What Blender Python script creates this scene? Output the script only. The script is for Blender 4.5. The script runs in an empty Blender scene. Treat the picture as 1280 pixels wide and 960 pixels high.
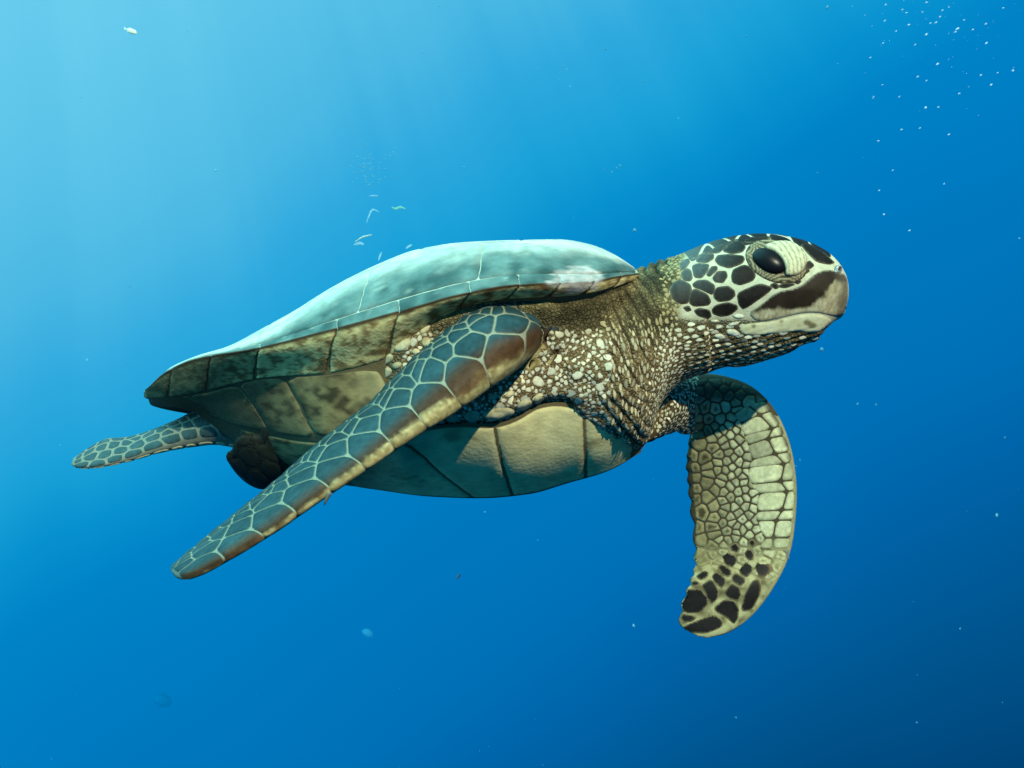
import bpy, math, random
import numpy as np
from mathutils import Vector, kdtree
from mathutils.bvhtree import BVHTree
from mathutils.geometry import delaunay_2d_cdt

random.seed(7); rng = np.random.default_rng(7)
sc = bpy.context.scene
COL = sc.collection

# ------------------------------------------------------------------ camera
D, S = 1.6, 0.0011          # camera distance to the turtle's plane (m), metres per photo pixel on that plane
cd = bpy.data.cameras.new('camera'); cam = bpy.data.objects.new('camera', cd); COL.objects.link(cam)
cam.location = (0, -D, 0); cam.rotation_euler = (math.radians(90), 0, 0)
cd.sensor_width = 36.0; cd.lens = 36.0 * D / (1280 * S); cd.clip_start = 0.05; cd.clip_end = 500
cd.dof.use_dof = True; cd.dof.focus_distance = 1.47; cd.dof.aperture_fstop = 12.0
sc.camera = cam

# ------------------------------------------------------------------ open water as the world
def lin(h):
    h = h.lstrip('#'); c = [int(h[i:i + 2], 16) / 255 for i in (0, 2, 4)]
    return [x / 12.92 if x <= 0.04045 else ((x + 0.055) / 1.055) ** 2.4 for x in c]

w = bpy.data.worlds.new('World'); sc.world = w; w.use_nodes = True
nt = w.node_tree; nt.nodes.clear()
def N(t, **k):
    n = nt.nodes.new(t)
    for a, b in k.items(): setattr(n, a, b)
    return n
out = N('ShaderNodeOutputWorld'); bg = N('ShaderNodeBackground'); nt.links.new(bg.outputs[0], out.inputs[0])
tc = N('ShaderNodeTexCoord')
dot = N('ShaderNodeVectorMath', operation='DOT_PRODUCT')
nt.links.new(tc.outputs['Generated'], dot.inputs[0]); dot.inputs[1].default_value = (-0.65, 0.0, 1.0)
# faint light shafts: streaks that run away from the direction of the surface glow
vt = N('ShaderNodeVectorRotate', rotation_type='EULER_XYZ')
nt.links.new(tc.outputs['Generated'], vt.inputs['Vector'])
sep = N('ShaderNodeSeparateXYZ'); nt.links.new(tc.outputs['Generated'], sep.inputs[0])
zz = N('ShaderNodeMath', operation='SUBTRACT'); zz.inputs[0].default_value = 1.05; nt.links.new(sep.outputs[2], zz.inputs[1])
xx = N('ShaderNodeMath', operation='ADD'); xx.inputs[1].default_value = 0.35; nt.links.new(sep.outputs[0], xx.inputs[0])
ang = N('ShaderNodeMath', operation='DIVIDE'); nt.links.new(xx.outputs[0], ang.inputs[0]); nt.links.new(zz.outputs[0], ang.inputs[1])
sh = N('ShaderNodeTexNoise', noise_dimensions='1D'); sh.inputs['Scale'].default_value = 13.0; sh.inputs['Detail'].default_value = 3.0
nt.links.new(ang.outputs[0], sh.inputs['W'])
shc = N('ShaderNodeMath', operation='MULTIPLY_ADD'); nt.links.new(sh.outputs[0], shc.inputs[0]); shc.inputs[1].default_value = 0.17; shc.inputs[2].default_value = -0.085
upm = N('ShaderNodeMapRange'); upm.inputs['From Min'].default_value = 0.0; upm.inputs['From Max'].default_value = 0.6
nt.links.new(dot.outputs['Value'], upm.inputs['Value'])
shm = N('ShaderNodeMath', operation='MULTIPLY'); nt.links.new(shc.outputs[0], shm.inputs[0]); nt.links.new(upm.outputs[0], shm.inputs[1])
big = N('ShaderNodeTexNoise'); big.inputs['Scale'].default_value = 3.0; big.inputs['Detail'].default_value = 2.0
nt.links.new(tc.outputs['Generated'], big.inputs['Vector'])
bgm = N('ShaderNodeMath', operation='MULTIPLY_ADD'); nt.links.new(big.outputs[0], bgm.inputs[0]); bgm.inputs[1].default_value = 0.10; bgm.inputs[2].default_value = -0.05
a1 = N('ShaderNodeMath', operation='ADD'); nt.links.new(dot.outputs['Value'], a1.inputs[0]); nt.links.new(shm.outputs[0], a1.inputs[1])
a2 = N('ShaderNodeMath', operation='ADD'); nt.links.new(a1.outputs[0], a2.inputs[0]); nt.links.new(bgm.outputs[0], a2.inputs[1])
mr = N('ShaderNodeMapRange'); mr.inputs['From Min'].default_value = -1.2; mr.inputs['From Max'].default_value = 1.2
nt.links.new(a2.outputs[0], mr.inputs['Value'])
ramp = N('ShaderNodeValToRGB'); nt.links.new(mr.outputs[0], ramp.inputs[0])
WATER = [(-1.2, '#001c38'), (-0.68, '#003763'), (-0.54, '#004376'), (-0.42, '#00558f'), (-0.305, '#0064a9'), (-0.22, '#0070b6'), (-0.08, '#0079bf'), (0.04, '#0083c7'),
         (0.10, '#0892d0'), (0.16, '#1aa2d8'), (0.24, '#30aadf'), (0.32, '#4ab8e3'), (0.54, '#69cdee'), (0.70, '#74d6f2')]
STR = 6.0
el = ramp.color_ramp.elements
while len(el) > 1: el.remove(el[-1])
pts = [((f + 1.2) / 2.4, [c / STR for c in lin(h)]) for f, h in WATER]
pts += [((0.86 + 1.2) / 2.4, [0.30 / STR, 0.95 / STR, 1.10 / STR]), ((1.0 + 1.2) / 2.4, [0.9 / STR, 4.0 / STR, 4.5 / STR]), (1.0, [1.4 / STR, 5.4 / STR, 6.0 / STR])]  # overhead stops, out of view, boosted to turn upward surfaces cyan
el[0].position = pts[0][0]; el[0].color = (*pts[0][1], 1)
for p, c in pts[1:]:
    e = el.new(p); e.color = (*c, 1)
nt.links.new(ramp.outputs[0], bg.inputs[0]); bg.inputs[1].default_value = STR

# ------------------------------------------------------------------ sun lamp: stands in for a light from behind the camera's right shoulder
SUN_AZ, SUN_EL = math.radians(24), math.radians(36)
sd = bpy.data.lights.new('sun', 'SUN'); so = bpy.data.objects.new('sun', sd); COL.objects.link(so)
sd.energy = 4.9; sd.angle = math.radians(0.8); sd.color = (0.97, 1.0, 0.76)
sv = Vector((math.sin(SUN_AZ) * math.cos(SUN_EL), -math.cos(SUN_AZ) * math.cos(SUN_EL), math.sin(SUN_EL)))
so.rotation_euler = sv.to_track_quat('Z', 'Y').to_euler(); so.location = sv * 5
sc.view_settings.view_transform = 'Standard'; sc.view_settings.look = 'None'
sc.view_settings.exposure = 0.0; sc.view_settings.gamma = 1.0; sc.view_settings.use_curve_mapping = False
sc.render.engine = 'CYCLES'; sc.cycles.use_denoising = True; sc.cycles.max_bounces = 5

# ------------------------------------------------------------------ geometry helpers
def P(px, py, y):
    k = (D + y) / D
    return np.array([(px - 640) * S * k, y, (480 - py) * S * k])
def proj(p):
    p = np.asarray(p); k = (D + p[..., 1]) / D * S
    return 640 + p[..., 0] / k, 480 - p[..., 2] / k
def smooth(x, a, b):
    t = np.clip((np.asarray(x, float) - a) / (b - a), 0, 1); return t * t * (3 - 2 * t)
def crv(pairs):
    xs = np.array([p[0] for p in pairs], float); ys = np.array([p[1] for p in pairs], float)
    h = np.diff(xs); d = np.diff(ys) / h; m = np.zeros(len(xs)); m[0] = d[0]; m[-1] = d[-1]
    for i in range(1, len(xs) - 1):
        m[i] = 0 if d[i - 1] * d[i] <= 0 else 2 * d[i - 1] * d[i] / (d[i - 1] + d[i])
    def f(x):
        x = np.clip(np.asarray(x, float), xs[0], xs[-1]); i = np.clip(np.searchsorted(xs, x) - 1, 0, len(h) - 1)
        t = (x - xs[i]) / h[i]
        return ((2*t**3-3*t**2+1)*ys[i] + (t**3-2*t**2+t)*h[i]*m[i] + (-2*t**3+3*t**2)*ys[i+1] + (t**3-t**2)*h[i]*m[i+1])
    return f
def vnoise(p, scale, seed=0):
    """cheap smooth value noise in 3D, 0..1"""
    p = np.asarray(p, float) * scale + seed * 17.31
    i = np.floor(p).astype(np.int64); f = p - i; f = f * f * (3 - 2 * f); r = 0
    for dx in (0, 1):
        for dy in (0, 1):
            for dz in (0, 1):
                n = (i[..., 0] + dx) * 374761393 + (i[..., 1] + dy) * 668265263 + (i[..., 2] + dz) * 2147483647
                n = (n ^ (n >> 13)) * 1274126177 & 0x7fffffff; n = (n ^ (n >> 16)) & 0xffff
                wgt = (f[..., 0] if dx else 1 - f[..., 0]) * (f[..., 1] if dy else 1 - f[..., 1]) * (f[..., 2] if dz else 1 - f[..., 2])
                r = r + wgt * n / 65535.0
    return r
def fbm(p, scale, seed=0, o=3):
    r = 0; a = 0.5; t = 0
    for k in range(o): r = r + a * vnoise(p, scale * 2 ** k, seed + k); t += a; a *= 0.5
    return r / t
def mix(a, b, t):
    a = np.asarray(a, float); b = np.asarray(b, float); t = np.asarray(t, float)[..., None]
    return a * (1 - t) + b * t

E0 = P(600, 480, 0.0)        # the turtle's own origin, at the middle of its body
def mesh_obj(name, verts, faces, mat, parent=None, col=None, origin=E0, smooth_shade=True):
    v = np.asarray(verts, np.float32) - np.asarray(origin, np.float32)
    me = bpy.data.meshes.new(name); me.from_pydata(v.tolist(), [], [list(map(int, f)) for f in faces]); me.update()
    if smooth_shade: me.polygons.foreach_set('use_smooth', np.ones(len(me.polygons), bool))
    if col is not None:
        a = me.color_attributes.new('Col', 'FLOAT_COLOR', 'POINT')
        c4 = np.ones((len(v), 4), np.float32); c4[:, :3] = col; a.data.foreach_set('color', c4.ravel())
    me.materials.append(mat)
    o = bpy.data.objects.new(name, me); COL.objects.link(o)
    if parent is not None: o.parent = parent
    return o

# ------------------------------------------------------------------ materials
def pigment(name, rough=0.55, mottle=0.25, mscale=60.0, bump=0.15, bscale=400.0, spec=0.3, dist=0.002, cells=0):
    m = bpy.data.materials.new(name); m.use_nodes = True; t = m.node_tree; b = t.nodes['Principled BSDF']
    at = t.nodes.new('ShaderNodeAttribute'); at.attribute_name = 'Col'
    tcn = t.nodes.new('ShaderNodeTexCoord')
    n1 = t.nodes.new('ShaderNodeTexNoise'); n1.inputs['Scale'].default_value = mscale; n1.inputs['Detail'].default_value = 5; n1.inputs['Roughness'].default_value = 0.6
    t.links.new(tcn.outputs['Object'], n1.inputs['Vector'])
    mr = t.nodes.new('ShaderNodeMapRange'); mr.inputs['From Min'].default_value = 0.3; mr.inputs['From Max'].default_value = 0.7
    mr.inputs['To Min'].default_value = 1 - mottle; mr.inputs['To Max'].default_value = 1 + mottle * 0.7
    t.links.new(n1.outputs[0], mr.inputs['Value'])
    mu = t.nodes.new('ShaderNodeVectorMath'); mu.operation = 'SCALE'
    t.links.new(at.outputs['Color'], mu.inputs[0]); t.links.new(mr.outputs[0], mu.inputs['Scale'])
    t.links.new(mu.outputs[0], b.inputs['Base Color'])
    n2 = t.nodes.new('ShaderNodeTexNoise'); n2.inputs['Scale'].default_value = bscale; n2.inputs['Detail'].default_value = 4
    t.links.new(tcn.outputs['Object'], n2.inputs['Vector'])
    bp = t.nodes.new('ShaderNodeBump'); bp.inputs['Strength'].default_value = bump; bp.inputs['Distance'].default_value = dist
    t.links.new(n2.outputs[0], bp.inputs['Height']); t.links.new(bp.outputs[0], b.inputs['Normal'])
    b.inputs['Roughness'].default_value = rough; b.inputs['Specular IOR Level'].default_value = spec
    if cells:
        vo = t.nodes.new('ShaderNodeTexVoronoi'); vo.feature = 'DISTANCE_TO_EDGE'; vo.inputs['Scale'].default_value = cells
        wn = t.nodes.new('ShaderNodeTexNoise'); wn.inputs['Scale'].default_value = cells * .35; t.links.new(tcn.outputs['Object'], wn.inputs['Vector'])
        wa = t.nodes.new('ShaderNodeVectorMath'); wa.operation = 'SCALE'; wa.inputs['Scale'].default_value = 1.6 / cells; t.links.new(wn.outputs['Color'], wa.inputs[0])
        wb = t.nodes.new('ShaderNodeVectorMath'); wb.operation = 'ADD'; t.links.new(tcn.outputs['Object'], wb.inputs[0]); t.links.new(wa.outputs[0], wb.inputs[1])
        t.links.new(wb.outputs[0], vo.inputs['Vector'])
        vm = t.nodes.new('ShaderNodeMapRange'); vm.inputs['From Max'].default_value = .22; t.links.new(vo.outputs[0], vm.inputs['Value'])
        b2 = t.nodes.new('ShaderNodeBump'); b2.inputs['Strength'].default_value = .7; b2.inputs['Distance'].default_value = .0015
        t.links.new(vm.outputs[0], b2.inputs['Height']); t.links.new(bp.outputs[0], b2.inputs['Normal']); t.links.new(b2.outputs[0], b.inputs['Normal'])
        vc = t.nodes.new('ShaderNodeMapRange'); vc.inputs['To Min'].default_value = .45; vc.inputs['To Max'].default_value = 1.1; t.links.new(vm.outputs[0], vc.inputs['Value'])
        m2 = t.nodes.new('ShaderNodeVectorMath'); m2.operation = 'SCALE'; t.links.new(mu.outputs[0], m2.inputs[0]); t.links.new(vc.outputs[0], m2.inputs['Scale'])
        t.links.new(m2.outputs[0], b.inputs['Base Color'])
    return m
M_SKIN = pigment('turtle_skin', 0.6, 0.30, 90, 0.5, 300, 0.10, 0.003, 210)
M_WEB = pigment('scale_web', 0.6, 0.2, 120, 0.3, 500, 0.08, 0.002)
M_SCALE = pigment('turtle_scale', 0.5, 0.28, 150, 0.25, 600, 0.09, 0.001)
M_SHELL = pigment('turtle_shell', 0.65, 0.30, 45, 0.45, 250, 0.08, 0.002)
M_BELLY = pigment('turtle_belly_plate', 0.6, 0.22, 35, 0.3, 200, 0.09, 0.002)
M_BEAK = pigment('turtle_beak', 0.45, 0.2, 90, 0.15, 400, 0.12, 0.001)
def plain(name, color, rough=0.5, spec=0.5, transmission=0.0, alpha=1.0):
    m = bpy.data.materials.new(name); m.use_nodes = True; b = m.node_tree.nodes['Principled BSDF']
    n = m.node_tree.nodes.new('ShaderNodeTexNoise'); n.inputs['Scale'].default_value = 180
    r = m.node_tree.nodes.new('ShaderNodeMix'); r.data_type = 'RGBA'
    r.inputs[6].default_value = (*[c * 0.8 for c in color], 1); r.inputs[7].default_value = (*color, 1)
    m.node_tree.links.new(n.outputs[0], r.inputs[0]); m.node_tree.links.new(r.outputs[2], b.inputs['Base Color'])
    b.inputs['Roughness'].default_value = rough; b.inputs['Specular IOR Level'].default_value = spec
    b.inputs['Transmission Weight'].default_value = transmission; b.inputs['Alpha'].default_value = alpha
    return m

# ------------------------------------------------------------------ the shell's form
ROLL = math.radians(10); cR, sR = math.cos(ROLL), math.sin(ROLL)
NV = np.array([0, -cR, sR]); UV = np.array([0, sR, cR])      # lateral (towards the near side) and up, in the turtle's frame
def yc_px(px): return 0.10 - (np.asarray(px, float) - 180) / 880 * 0.16
X0, X1 = (180 - 640) * S * (D + .1) / D, (799 - 640) * S * (D - .02) / D
def ycX(X): return 0.10 - (np.asarray(X) - X0) / (X1 - X0) * 0.115
def zcX(X): return np.interp(X, [X0, X1], [P(180, 492, .1)[2], P(797, 425, 0)[2]])
f_w = crv([(0, 0.004), (.03, .05), (.09, .095), (.2, .15), (.35, .202), (.5, .232), (.65, .242), (.78, .228), (.88, .19), (.95, .135), (.985, .08), (1, .045)])
f_m = crv([(170, 492), (180, 489), (205, 467), (245, 449), (323, 435), (419, 411), (497, 390), (586, 366), (648, 356), (698, 354), (740, 352), (775, 345), (800, 342)])
f_c = crv([(170, 492), (180, 488), (205, 465), (245, 446), (285, 434), (325, 413), (370, 388), (420, 357), (475, 330), (520, 313), (580, 303.5), (640, 301), (700, 300), (740, 307), (770, 320), (797, 338), (803, 341)])
f_i = crv([(170, 493), (185, 497), (205, 496), (245, 490), (325, 470), (420, 461), (480, 448), (520, 424), (560, 400), (620, 384), (700, 384), (760, 376), (800, 355)])
f_e = crv([(170, 500), (190, 506), (240, 512), (300, 535), (400, 551), (500, 552), (525, 536), (578, 530), (617, 530), (646, 522), (673, 507), (697, 503), (729, 508), (789, 519), (810, 526)])
f_k = crv([(170, 502), (190, 508), (205, 510), (240, 515), (270, 537), (300, 560), (330, 580), (380, 597), (430, 606), (470, 612), (540, 621), (600, 623), (660, 618), (710, 604), (760, 589), (800, 566), (815, 556)])
def pxof(X, y): return 640 + X / (S * (D + y) / D)
def solve_b(X, a, f):
    yc, zc = ycX(X), zcX(X); b = 0.0
    for _ in range(6):
        y = yc - a * cR + b * sR; kap = (480 - f(pxof(X, y))) * S / D
        b = (kap * (D + yc - a * cR) - zc - a * sR) / (cR - kap * sR)
    return b
NVV = 61                              # v: 0 crown .. 1 margin edge .. 1.4 inner margin .. 2 plastron edge .. 3 keel
VS = np.concatenate([np.linspace(0, 1, 25)[:-1], np.linspace(1, 1.4, 10)[:-1], np.linspace(1.4, 2, 13)[:-1], np.linspace(2, 3, 20)])
NS = 161; SS = np.linspace(0, 1, NS)
SEC = np.zeros((NS, len(VS), 2))
for i, s in enumerate(SS):
    X = X0 + s * (X1 - X0); wv = float(f_w(s)); yc, zc = ycX(X), zcX(X)
    bm = solve_b(X, wv, f_m); ki = float(np.interp(s, [0, .18, .42], [.68, .70, .83])); ke = float(np.interp(s, [0, .2, .42], [.30, .34, .60]))
    bi = solve_b(X, ki * wv, f_i); be = solve_b(X, ke * wv, f_e)
    tau = VS[VS <= 1]; aa = np.sin(tau * math.pi / 2) ** 0.9
    lo, hi = bm - .05, bm + .4
    def upper(bc): return wv * aa, bm + (bc - bm) * (1 - aa ** 2.3) ** 0.95
    for _ in range(30):
        bc = (lo + hi) / 2; a, b = upper(bc); y = yc - a * cR + b * sR; z = zc + a * sR + b * cR
        err = np.max(z / (D + y) * D / S - (480 - f_c(pxof(X, y))))
        if err > 0: hi = bc
        else: lo = bc
    au, bu = upper(bc)
    lo, hi = be - .3, be + .02
    def lower(bk):
        vv = VS[VS > 1]
        if wv > 1e-4:
            fa = crv([(1, wv), (1.08, wv * (.985 if s > .3 else .96)), (1.4, ki * wv), (2, ke * wv), (2.5, ke * .54 * wv), (3, 0)])
            kb = be + (bk - be) * float(np.interp(s, [.2, .45], [.8, .64]))
            t8 = bm + (bi - bm) * .20
            fb = crv([(1, bm), (1.08, t8), (1.4, bi), (2, be), (2.5, kb), (3, bk)])
            return fa(vv), fb(vv)
        return vv * 0, bm + vv * 0
    for _ in range(30):
        bk = (lo + hi) / 2; a, b = lower(bk); y = yc - a * cR + b * sR; z = zc + a * sR + b * cR
        for m_ in (-1, 1):
            pass
        y2 = yc + a * cR + b * sR; z2 = zc - a * sR + b * cR
        e1 = np.min(z / (D + y) * D / S - (480 - f_k(pxof(X, y)))); e2 = np.min((z2 / (D + y2) * D / S - (480 - f_k(pxof(X, y2))))[VS[VS > 1] > 2.3])
        if min(e1, e2) > 0: hi = bk
        else: lo = bk
    al, bl = lower(bk)
    SEC[i, :, 0] = np.concatenate([au, al]); SEC[i, :, 1] = np.concatenate([bu, bl])
# even out station-to-station wobble
for _ in range(3):
    SEC[1:-1] = 0.25 * SEC[:-2] + 0.5 * SEC[1:-1] + 0.25 * SEC[2:]
def shell_pt(s, v, side=1.0, off=0.0):
    """point on the shell surface; off metres outward"""
    s = np.clip(np.asarray(s, float), 0, 1); v = np.clip(np.asarray(v, float), 0, 3)
    si = s * (NS - 1); i = np.clip(np.floor(si).astype(int), 0, NS - 2); fs = (si - i)[..., None]
    j = np.clip(np.searchsorted(VS, v, side='right') - 1, 0, len(VS) - 2); fv = ((v - VS[j]) / (VS[j + 1] - VS[j]))[..., None]
    ab = (SEC[i, j] * (1 - fs) + SEC[i + 1, j] * fs) * (1 - fv) + (SEC[i, j + 1] * (1 - fs) + SEC[i + 1, j + 1] * fs) * fv
    X = X0 + s * (X1 - X0)
    c = np.stack([X, ycX(X), zcX(X)], -1)
    return c + ab[..., :1] * side * NV + ab[..., 1:2] * UV
def shell_nrm(s, v, side=1.0):
    e = 0.008; ev = 0.02
    ds = shell_pt(np.minimum(s + e, 1), v, side) - shell_pt(np.maximum(s - e, 0), v, side)
    dv = shell_pt(s, np.minimum(v + ev, 3), side) - shell_pt(s, np.maximum(v - ev, 0), side)
    n = np.cross(dv, ds) * side
    return n / (np.linalg.norm(n, axis=-1, keepdims=True) + 1e-12)
def shell_grid(vmin, vmax, mask=None, ns=140, nv=40, inset=0.0):
    """both sides of the shell between two v values, as one mesh"""
    ss = np.linspace(0, 1, ns); vv = np.linspace(vmin, vmax, nv)
    V = []; F = []
    for side in (1.0, -1.0):
        g = np.meshgrid(ss, vv, indexing='ij'); p = shell_pt(g[0], g[1], side) - shell_nrm(g[0], g[1], side) * inset
        base = len(V); V += p.reshape(-1, 3).tolist()
        for i in range(ns - 1):
            for j in range(nv - 1):
                if mask and not mask(ss[i], vv[j]): continue
                q = [base + i * nv + j, base + i * nv + j + 1, base + (i + 1) * nv + j + 1, base + (i + 1) * nv + j]
                F.append(q if side > 0 else q[::-1])
    return np.array(V), F

# ------------------------------------------------------------------ limb and head lofts
def catmull(K, n):
    K = np.asarray(K, float); m = len(K); t = np.linspace(0, m - 1, n); i = np.clip(t.astype(int), 0, m - 2); f = (t - i)[:, None]
    g = lambda k: K[np.clip(k, 0, m - 1)]
    p0, p1, p2, p3 = g(i - 1), g(i), g(i + 1), g(i + 2)
    p0 = np.where((i == 0)[:, None], 2 * p1 - p2, p0); p3 = np.where((i == m - 2)[:, None], 2 * p2 - p1, p3)
    return 0.5 * (2 * p1 + (p2 - p0) * f + (2 * p0 - 5 * p1 + 4 * p2 - p3) * f ** 2 + (3 * p1 - p0 - 3 * p2 + p3) * f ** 3)
class Flipper:
    """a paddle given by leading and trailing edge stations (px, py, y) and thickness; phi 0 = leading edge, +-1 = trailing edge, + = dorsal"""
    def __init__(self, st, up, n=110, scallop=0.0, period=.03):
        L = [P(*a[0]) for a in st]; T = [P(*a[1]) for a in st]; th = [[a[2], 0, 0] for a in st]
        self.n = n; self.k = len(st)
        self.L = catmull(L, n); self.T = catmull(T, n); self.th = np.maximum(catmull(th, n)[:, 0], .003)
        mid = (self.L + self.T) / 2; ax = np.gradient(mid, axis=0); ch = self.T - self.L
        nn = np.cross(ax, ch); nn /= np.linalg.norm(nn, axis=1, keepdims=True)
        nn[np.sum(nn * np.array(up), axis=1) < 0] *= -1
        for _ in range(6): nn[1:-1] = (nn[:-2] + 2 * nn[1:-1] + nn[2:]) / 4
        self.nn = nn / np.linalg.norm(nn, axis=1, keepdims=True)
        self.len = np.concatenate([[0], np.cumsum(np.linalg.norm(np.diff(mid, axis=0), axis=1))])
        self.chord = np.linalg.norm(ch, axis=1)
        if scallop: self.T = self.T - ch / self.chord[:, None] * (scallop * (1 - np.abs(np.sin(np.pi * self.len / period + 1.3 * np.sin(self.len * 31)))))[:, None]
    def at(self, u, phi):
        """u 0..1 along the limb"""
        u = np.clip(np.asarray(u, float), 0, 1); phi = np.asarray(phi, float)
        x = u * (self.n - 1); i = np.clip(x.astype(int), 0, self.n - 2); f = (x - i)[..., None]
        l = lambda A: A[i] * (1 - f) + A[i + 1] * f
        th = self.th[i] * (1 - f[..., 0]) + self.th[i + 1] * f[..., 0]
        c = (1 - np.cos(np.pi * np.clip(np.abs(phi), 0, 1))) / 2
        h = th / 2 * np.sin(np.pi * np.clip(np.abs(phi), 0, 1)) ** 0.9 * (1.25 - .6 * c) * np.sign(phi)
        return l(self.L) * (1 - c[..., None]) + l(self.T) * c[..., None] + l(self.nn) * h[..., None]
    def u_of_len(self, m): return np.interp(m, self.len, np.linspace(0, 1, self.n))
    def mesh(self, nu=130, nr=64):
        us = np.linspace(0, 1, nu); ph = np.linspace(-1, 1, nr, endpoint=False)
        g = np.meshgrid(us, ph, indexing='ij'); return tube(self.at(g[0], g[1]))
def tube(R):
    nu, nr = R.shape[:2]; V = R.reshape(-1, 3).tolist(); F = []
    for i in range(nu - 1):
        for j in range(nr):
            k = (j + 1) % nr; F.append([i * nr + j, i * nr + k, (i + 1) * nr + k, (i + 1) * nr + j])
    V.append(R[0].mean(0).tolist()); V.append(R[-1].mean(0).tolist()); a, b = len(V) - 2, len(V) - 1
    for j in range(nr):
        k = (j + 1) % nr; F.append([a, k, j]); F.append([b, (nu - 1) * nr + j, (nu - 1) * nr + k])
    return np.array(V), F

near_fl = Flipper([((650, 452, -.06), (615, 402, -.06), .06), ((662, 442, -.12), (618, 388, -.12), .07), ((657, 450, -.20), (602, 387, -.17), .068),
                   ((619, 472, -.245), (572, 403, -.18), .056), ((566, 508, -.28), (519, 448, -.175), .044), ((510, 543, -.31), (461, 507, -.165), .036),
                   ((457, 581, -.33), (400, 554, -.155), .03), ((404, 617, -.345), (342, 605, -.16), .025), ((345, 659, -.35), (292, 645, -.175), .021),
                   ((296, 690, -.35), (250, 679, -.20), .017), ((256, 713, -.34), (223, 701, -.24), .014), ((232, 722, -.33), (214, 710, -.265), .010), ((220, 721, -.315), (213, 714, -.285), .004)], (-.3, -.3, 1), scallop=.004, period=.034)
far_fl = Flipper([((815, 484, .01), (802, 556, .0), .08), ((852, 471, .055), (834, 543, .05), .066), ((898, 469, .085), (862, 545, .085), .056),
                  ((938, 482, .095), (860, 558, .095), .048), ((967, 510, .10), (857, 580, .10), .038), ((986, 550, .107), (859, 612, .11), .032),
                  ((995, 596, .11), (863, 648, .115), .028), ((995, 642, .11), (866, 682, .115), .025), ((988, 690, .105), (866, 708, .11), .02),
                  ((970, 730, .085), (859, 732, .09), .017), ((942, 768, .08), (849, 760, .085), .014), ((912, 790, .075), (850, 782, .08), .010), ((884, 798, .075), (866, 794, .075), .005)], (.3, 1, .3), scallop=.0055, period=.030)
far_hind = Flipper([((335, 565, .05), (310, 505, .09), .06), ((280, 550, .05), (255, 512, .10), .05), ((240, 552, .05), (225, 526, .115), .034), ((198, 562, .05), (190, 539, .12), .022),
                    ((162, 574, .05), (160, 547, .12), .016), ((126, 583, .05), (132, 549, .115), .012), ((100, 585, .06), (108, 562, .10), .008), ((89, 582, .07), (91, 573, .09), .004)], (0, -.3, 1))
near_hind = Flipper([((420, 570, .02), (360, 505, -.04), .05), ((382, 590, .03), (320, 535, -.03), .04), ((350, 604, .04), (294, 548, -.02), .028),
                     ((330, 610, .05), (282, 558, -.01), .02), ((312, 604, .05), (281, 570, .0), .012), ((300, 594, .04), (286, 580, .01), .006)], (0, .3, 1), scallop=.012, period=.036)
HEAD = [((690, 362), (715, 548), .165), ((735, 350), (775, 563), .15), ((775, 341), (804, 556), .122), ((803, 334), (823, 508), .098), ((826, 326), (852, 478), .082),
        ((850, 318), (884, 467), .075), ((878, 306.5), (906, 460), .072), ((908, 297.5), (934, 457), .070), ((940, 293), (962, 449), .067), ((970, 294), (985, 441), .062),
        ((1000, 300), (1003, 432), .055), ((1022, 309), (1018, 427), .047), ((1040, 321), (1029, 414), .038), ((1052, 336), (1042, 402), .028), ((1058, 350), (1050, 398), .018), ((1060.5, 366), (1055, 392), .006)]
def head_tube(nu=170, nr=88):
    A = []
    for (t, b, hw) in HEAD: A.append([t[0], t[1], b[0], b[1], hw])
    A = catmull(A, nu); R = np.zeros((nu, nr, 3)); al = np.linspace(0, 2 * math.pi, nr, endpoint=False)
    for i in range(nu):
        tx, ty, bx, by, hw = A[i]; u = i / (nu - 1) * (len(HEAD) - 1)
        ym = float(yc_px((tx + bx) / 2)); top = P(tx, ty, ym); bot = P(bx, by, ym); c = (top + bot) / 2; h = (top - bot) / 2
        e = 0.88 if u > 4 else 0.95
        ca = np.sign(np.cos(al)) * np.abs(np.cos(al)) ** e; sa = np.sign(np.sin(al)) * np.abs(np.sin(al)) ** e
        low = np.where(ca < 0, 1 - .22 * np.abs(ca) * (u > 5), 1 - .12 * np.abs(ca) ** 2 * (u > 6))   # jaw and crown narrower than the cheeks
        R[i] = c + ca[:, None] * h + (sa * max(hw, .003) * low)[:, None] * np.array([0, -1, 0])
    return tube(R)
def torso_tube(nu=110):
    R = []
    for s in np.linspace(0.10, 0.985, nu):
        vs = np.concatenate([np.linspace(0, 1, 16)[:-1], np.linspace(1, 1.4, 8)[:-1], np.linspace(1.4, 2, 14)[:-1], np.linspace(2, 3, 14)])
        skin = smooth(s, .50, .58) * smooth(vs, 1.2, 1.45) * (1 - smooth(vs, 1.93, 2.06))
        near = shell_pt(s + 0 * vs, vs, 1.0); far = shell_pt(s + 0 * vs, vs, -1.0)
        c = (near.mean(0) + far.mean(0)) / 2
        k = (0.93 + 0.075 * skin)[:, None]
        near = c + (near - c) * k; far = c + (far - c) * k
        near += NV * (.012 * skin)[:, None]; far -= NV * (.012 * skin)[:, None]
        R.append(np.concatenate([near, far[-2:0:-1]]))
    return tube(np.array(R))

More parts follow.
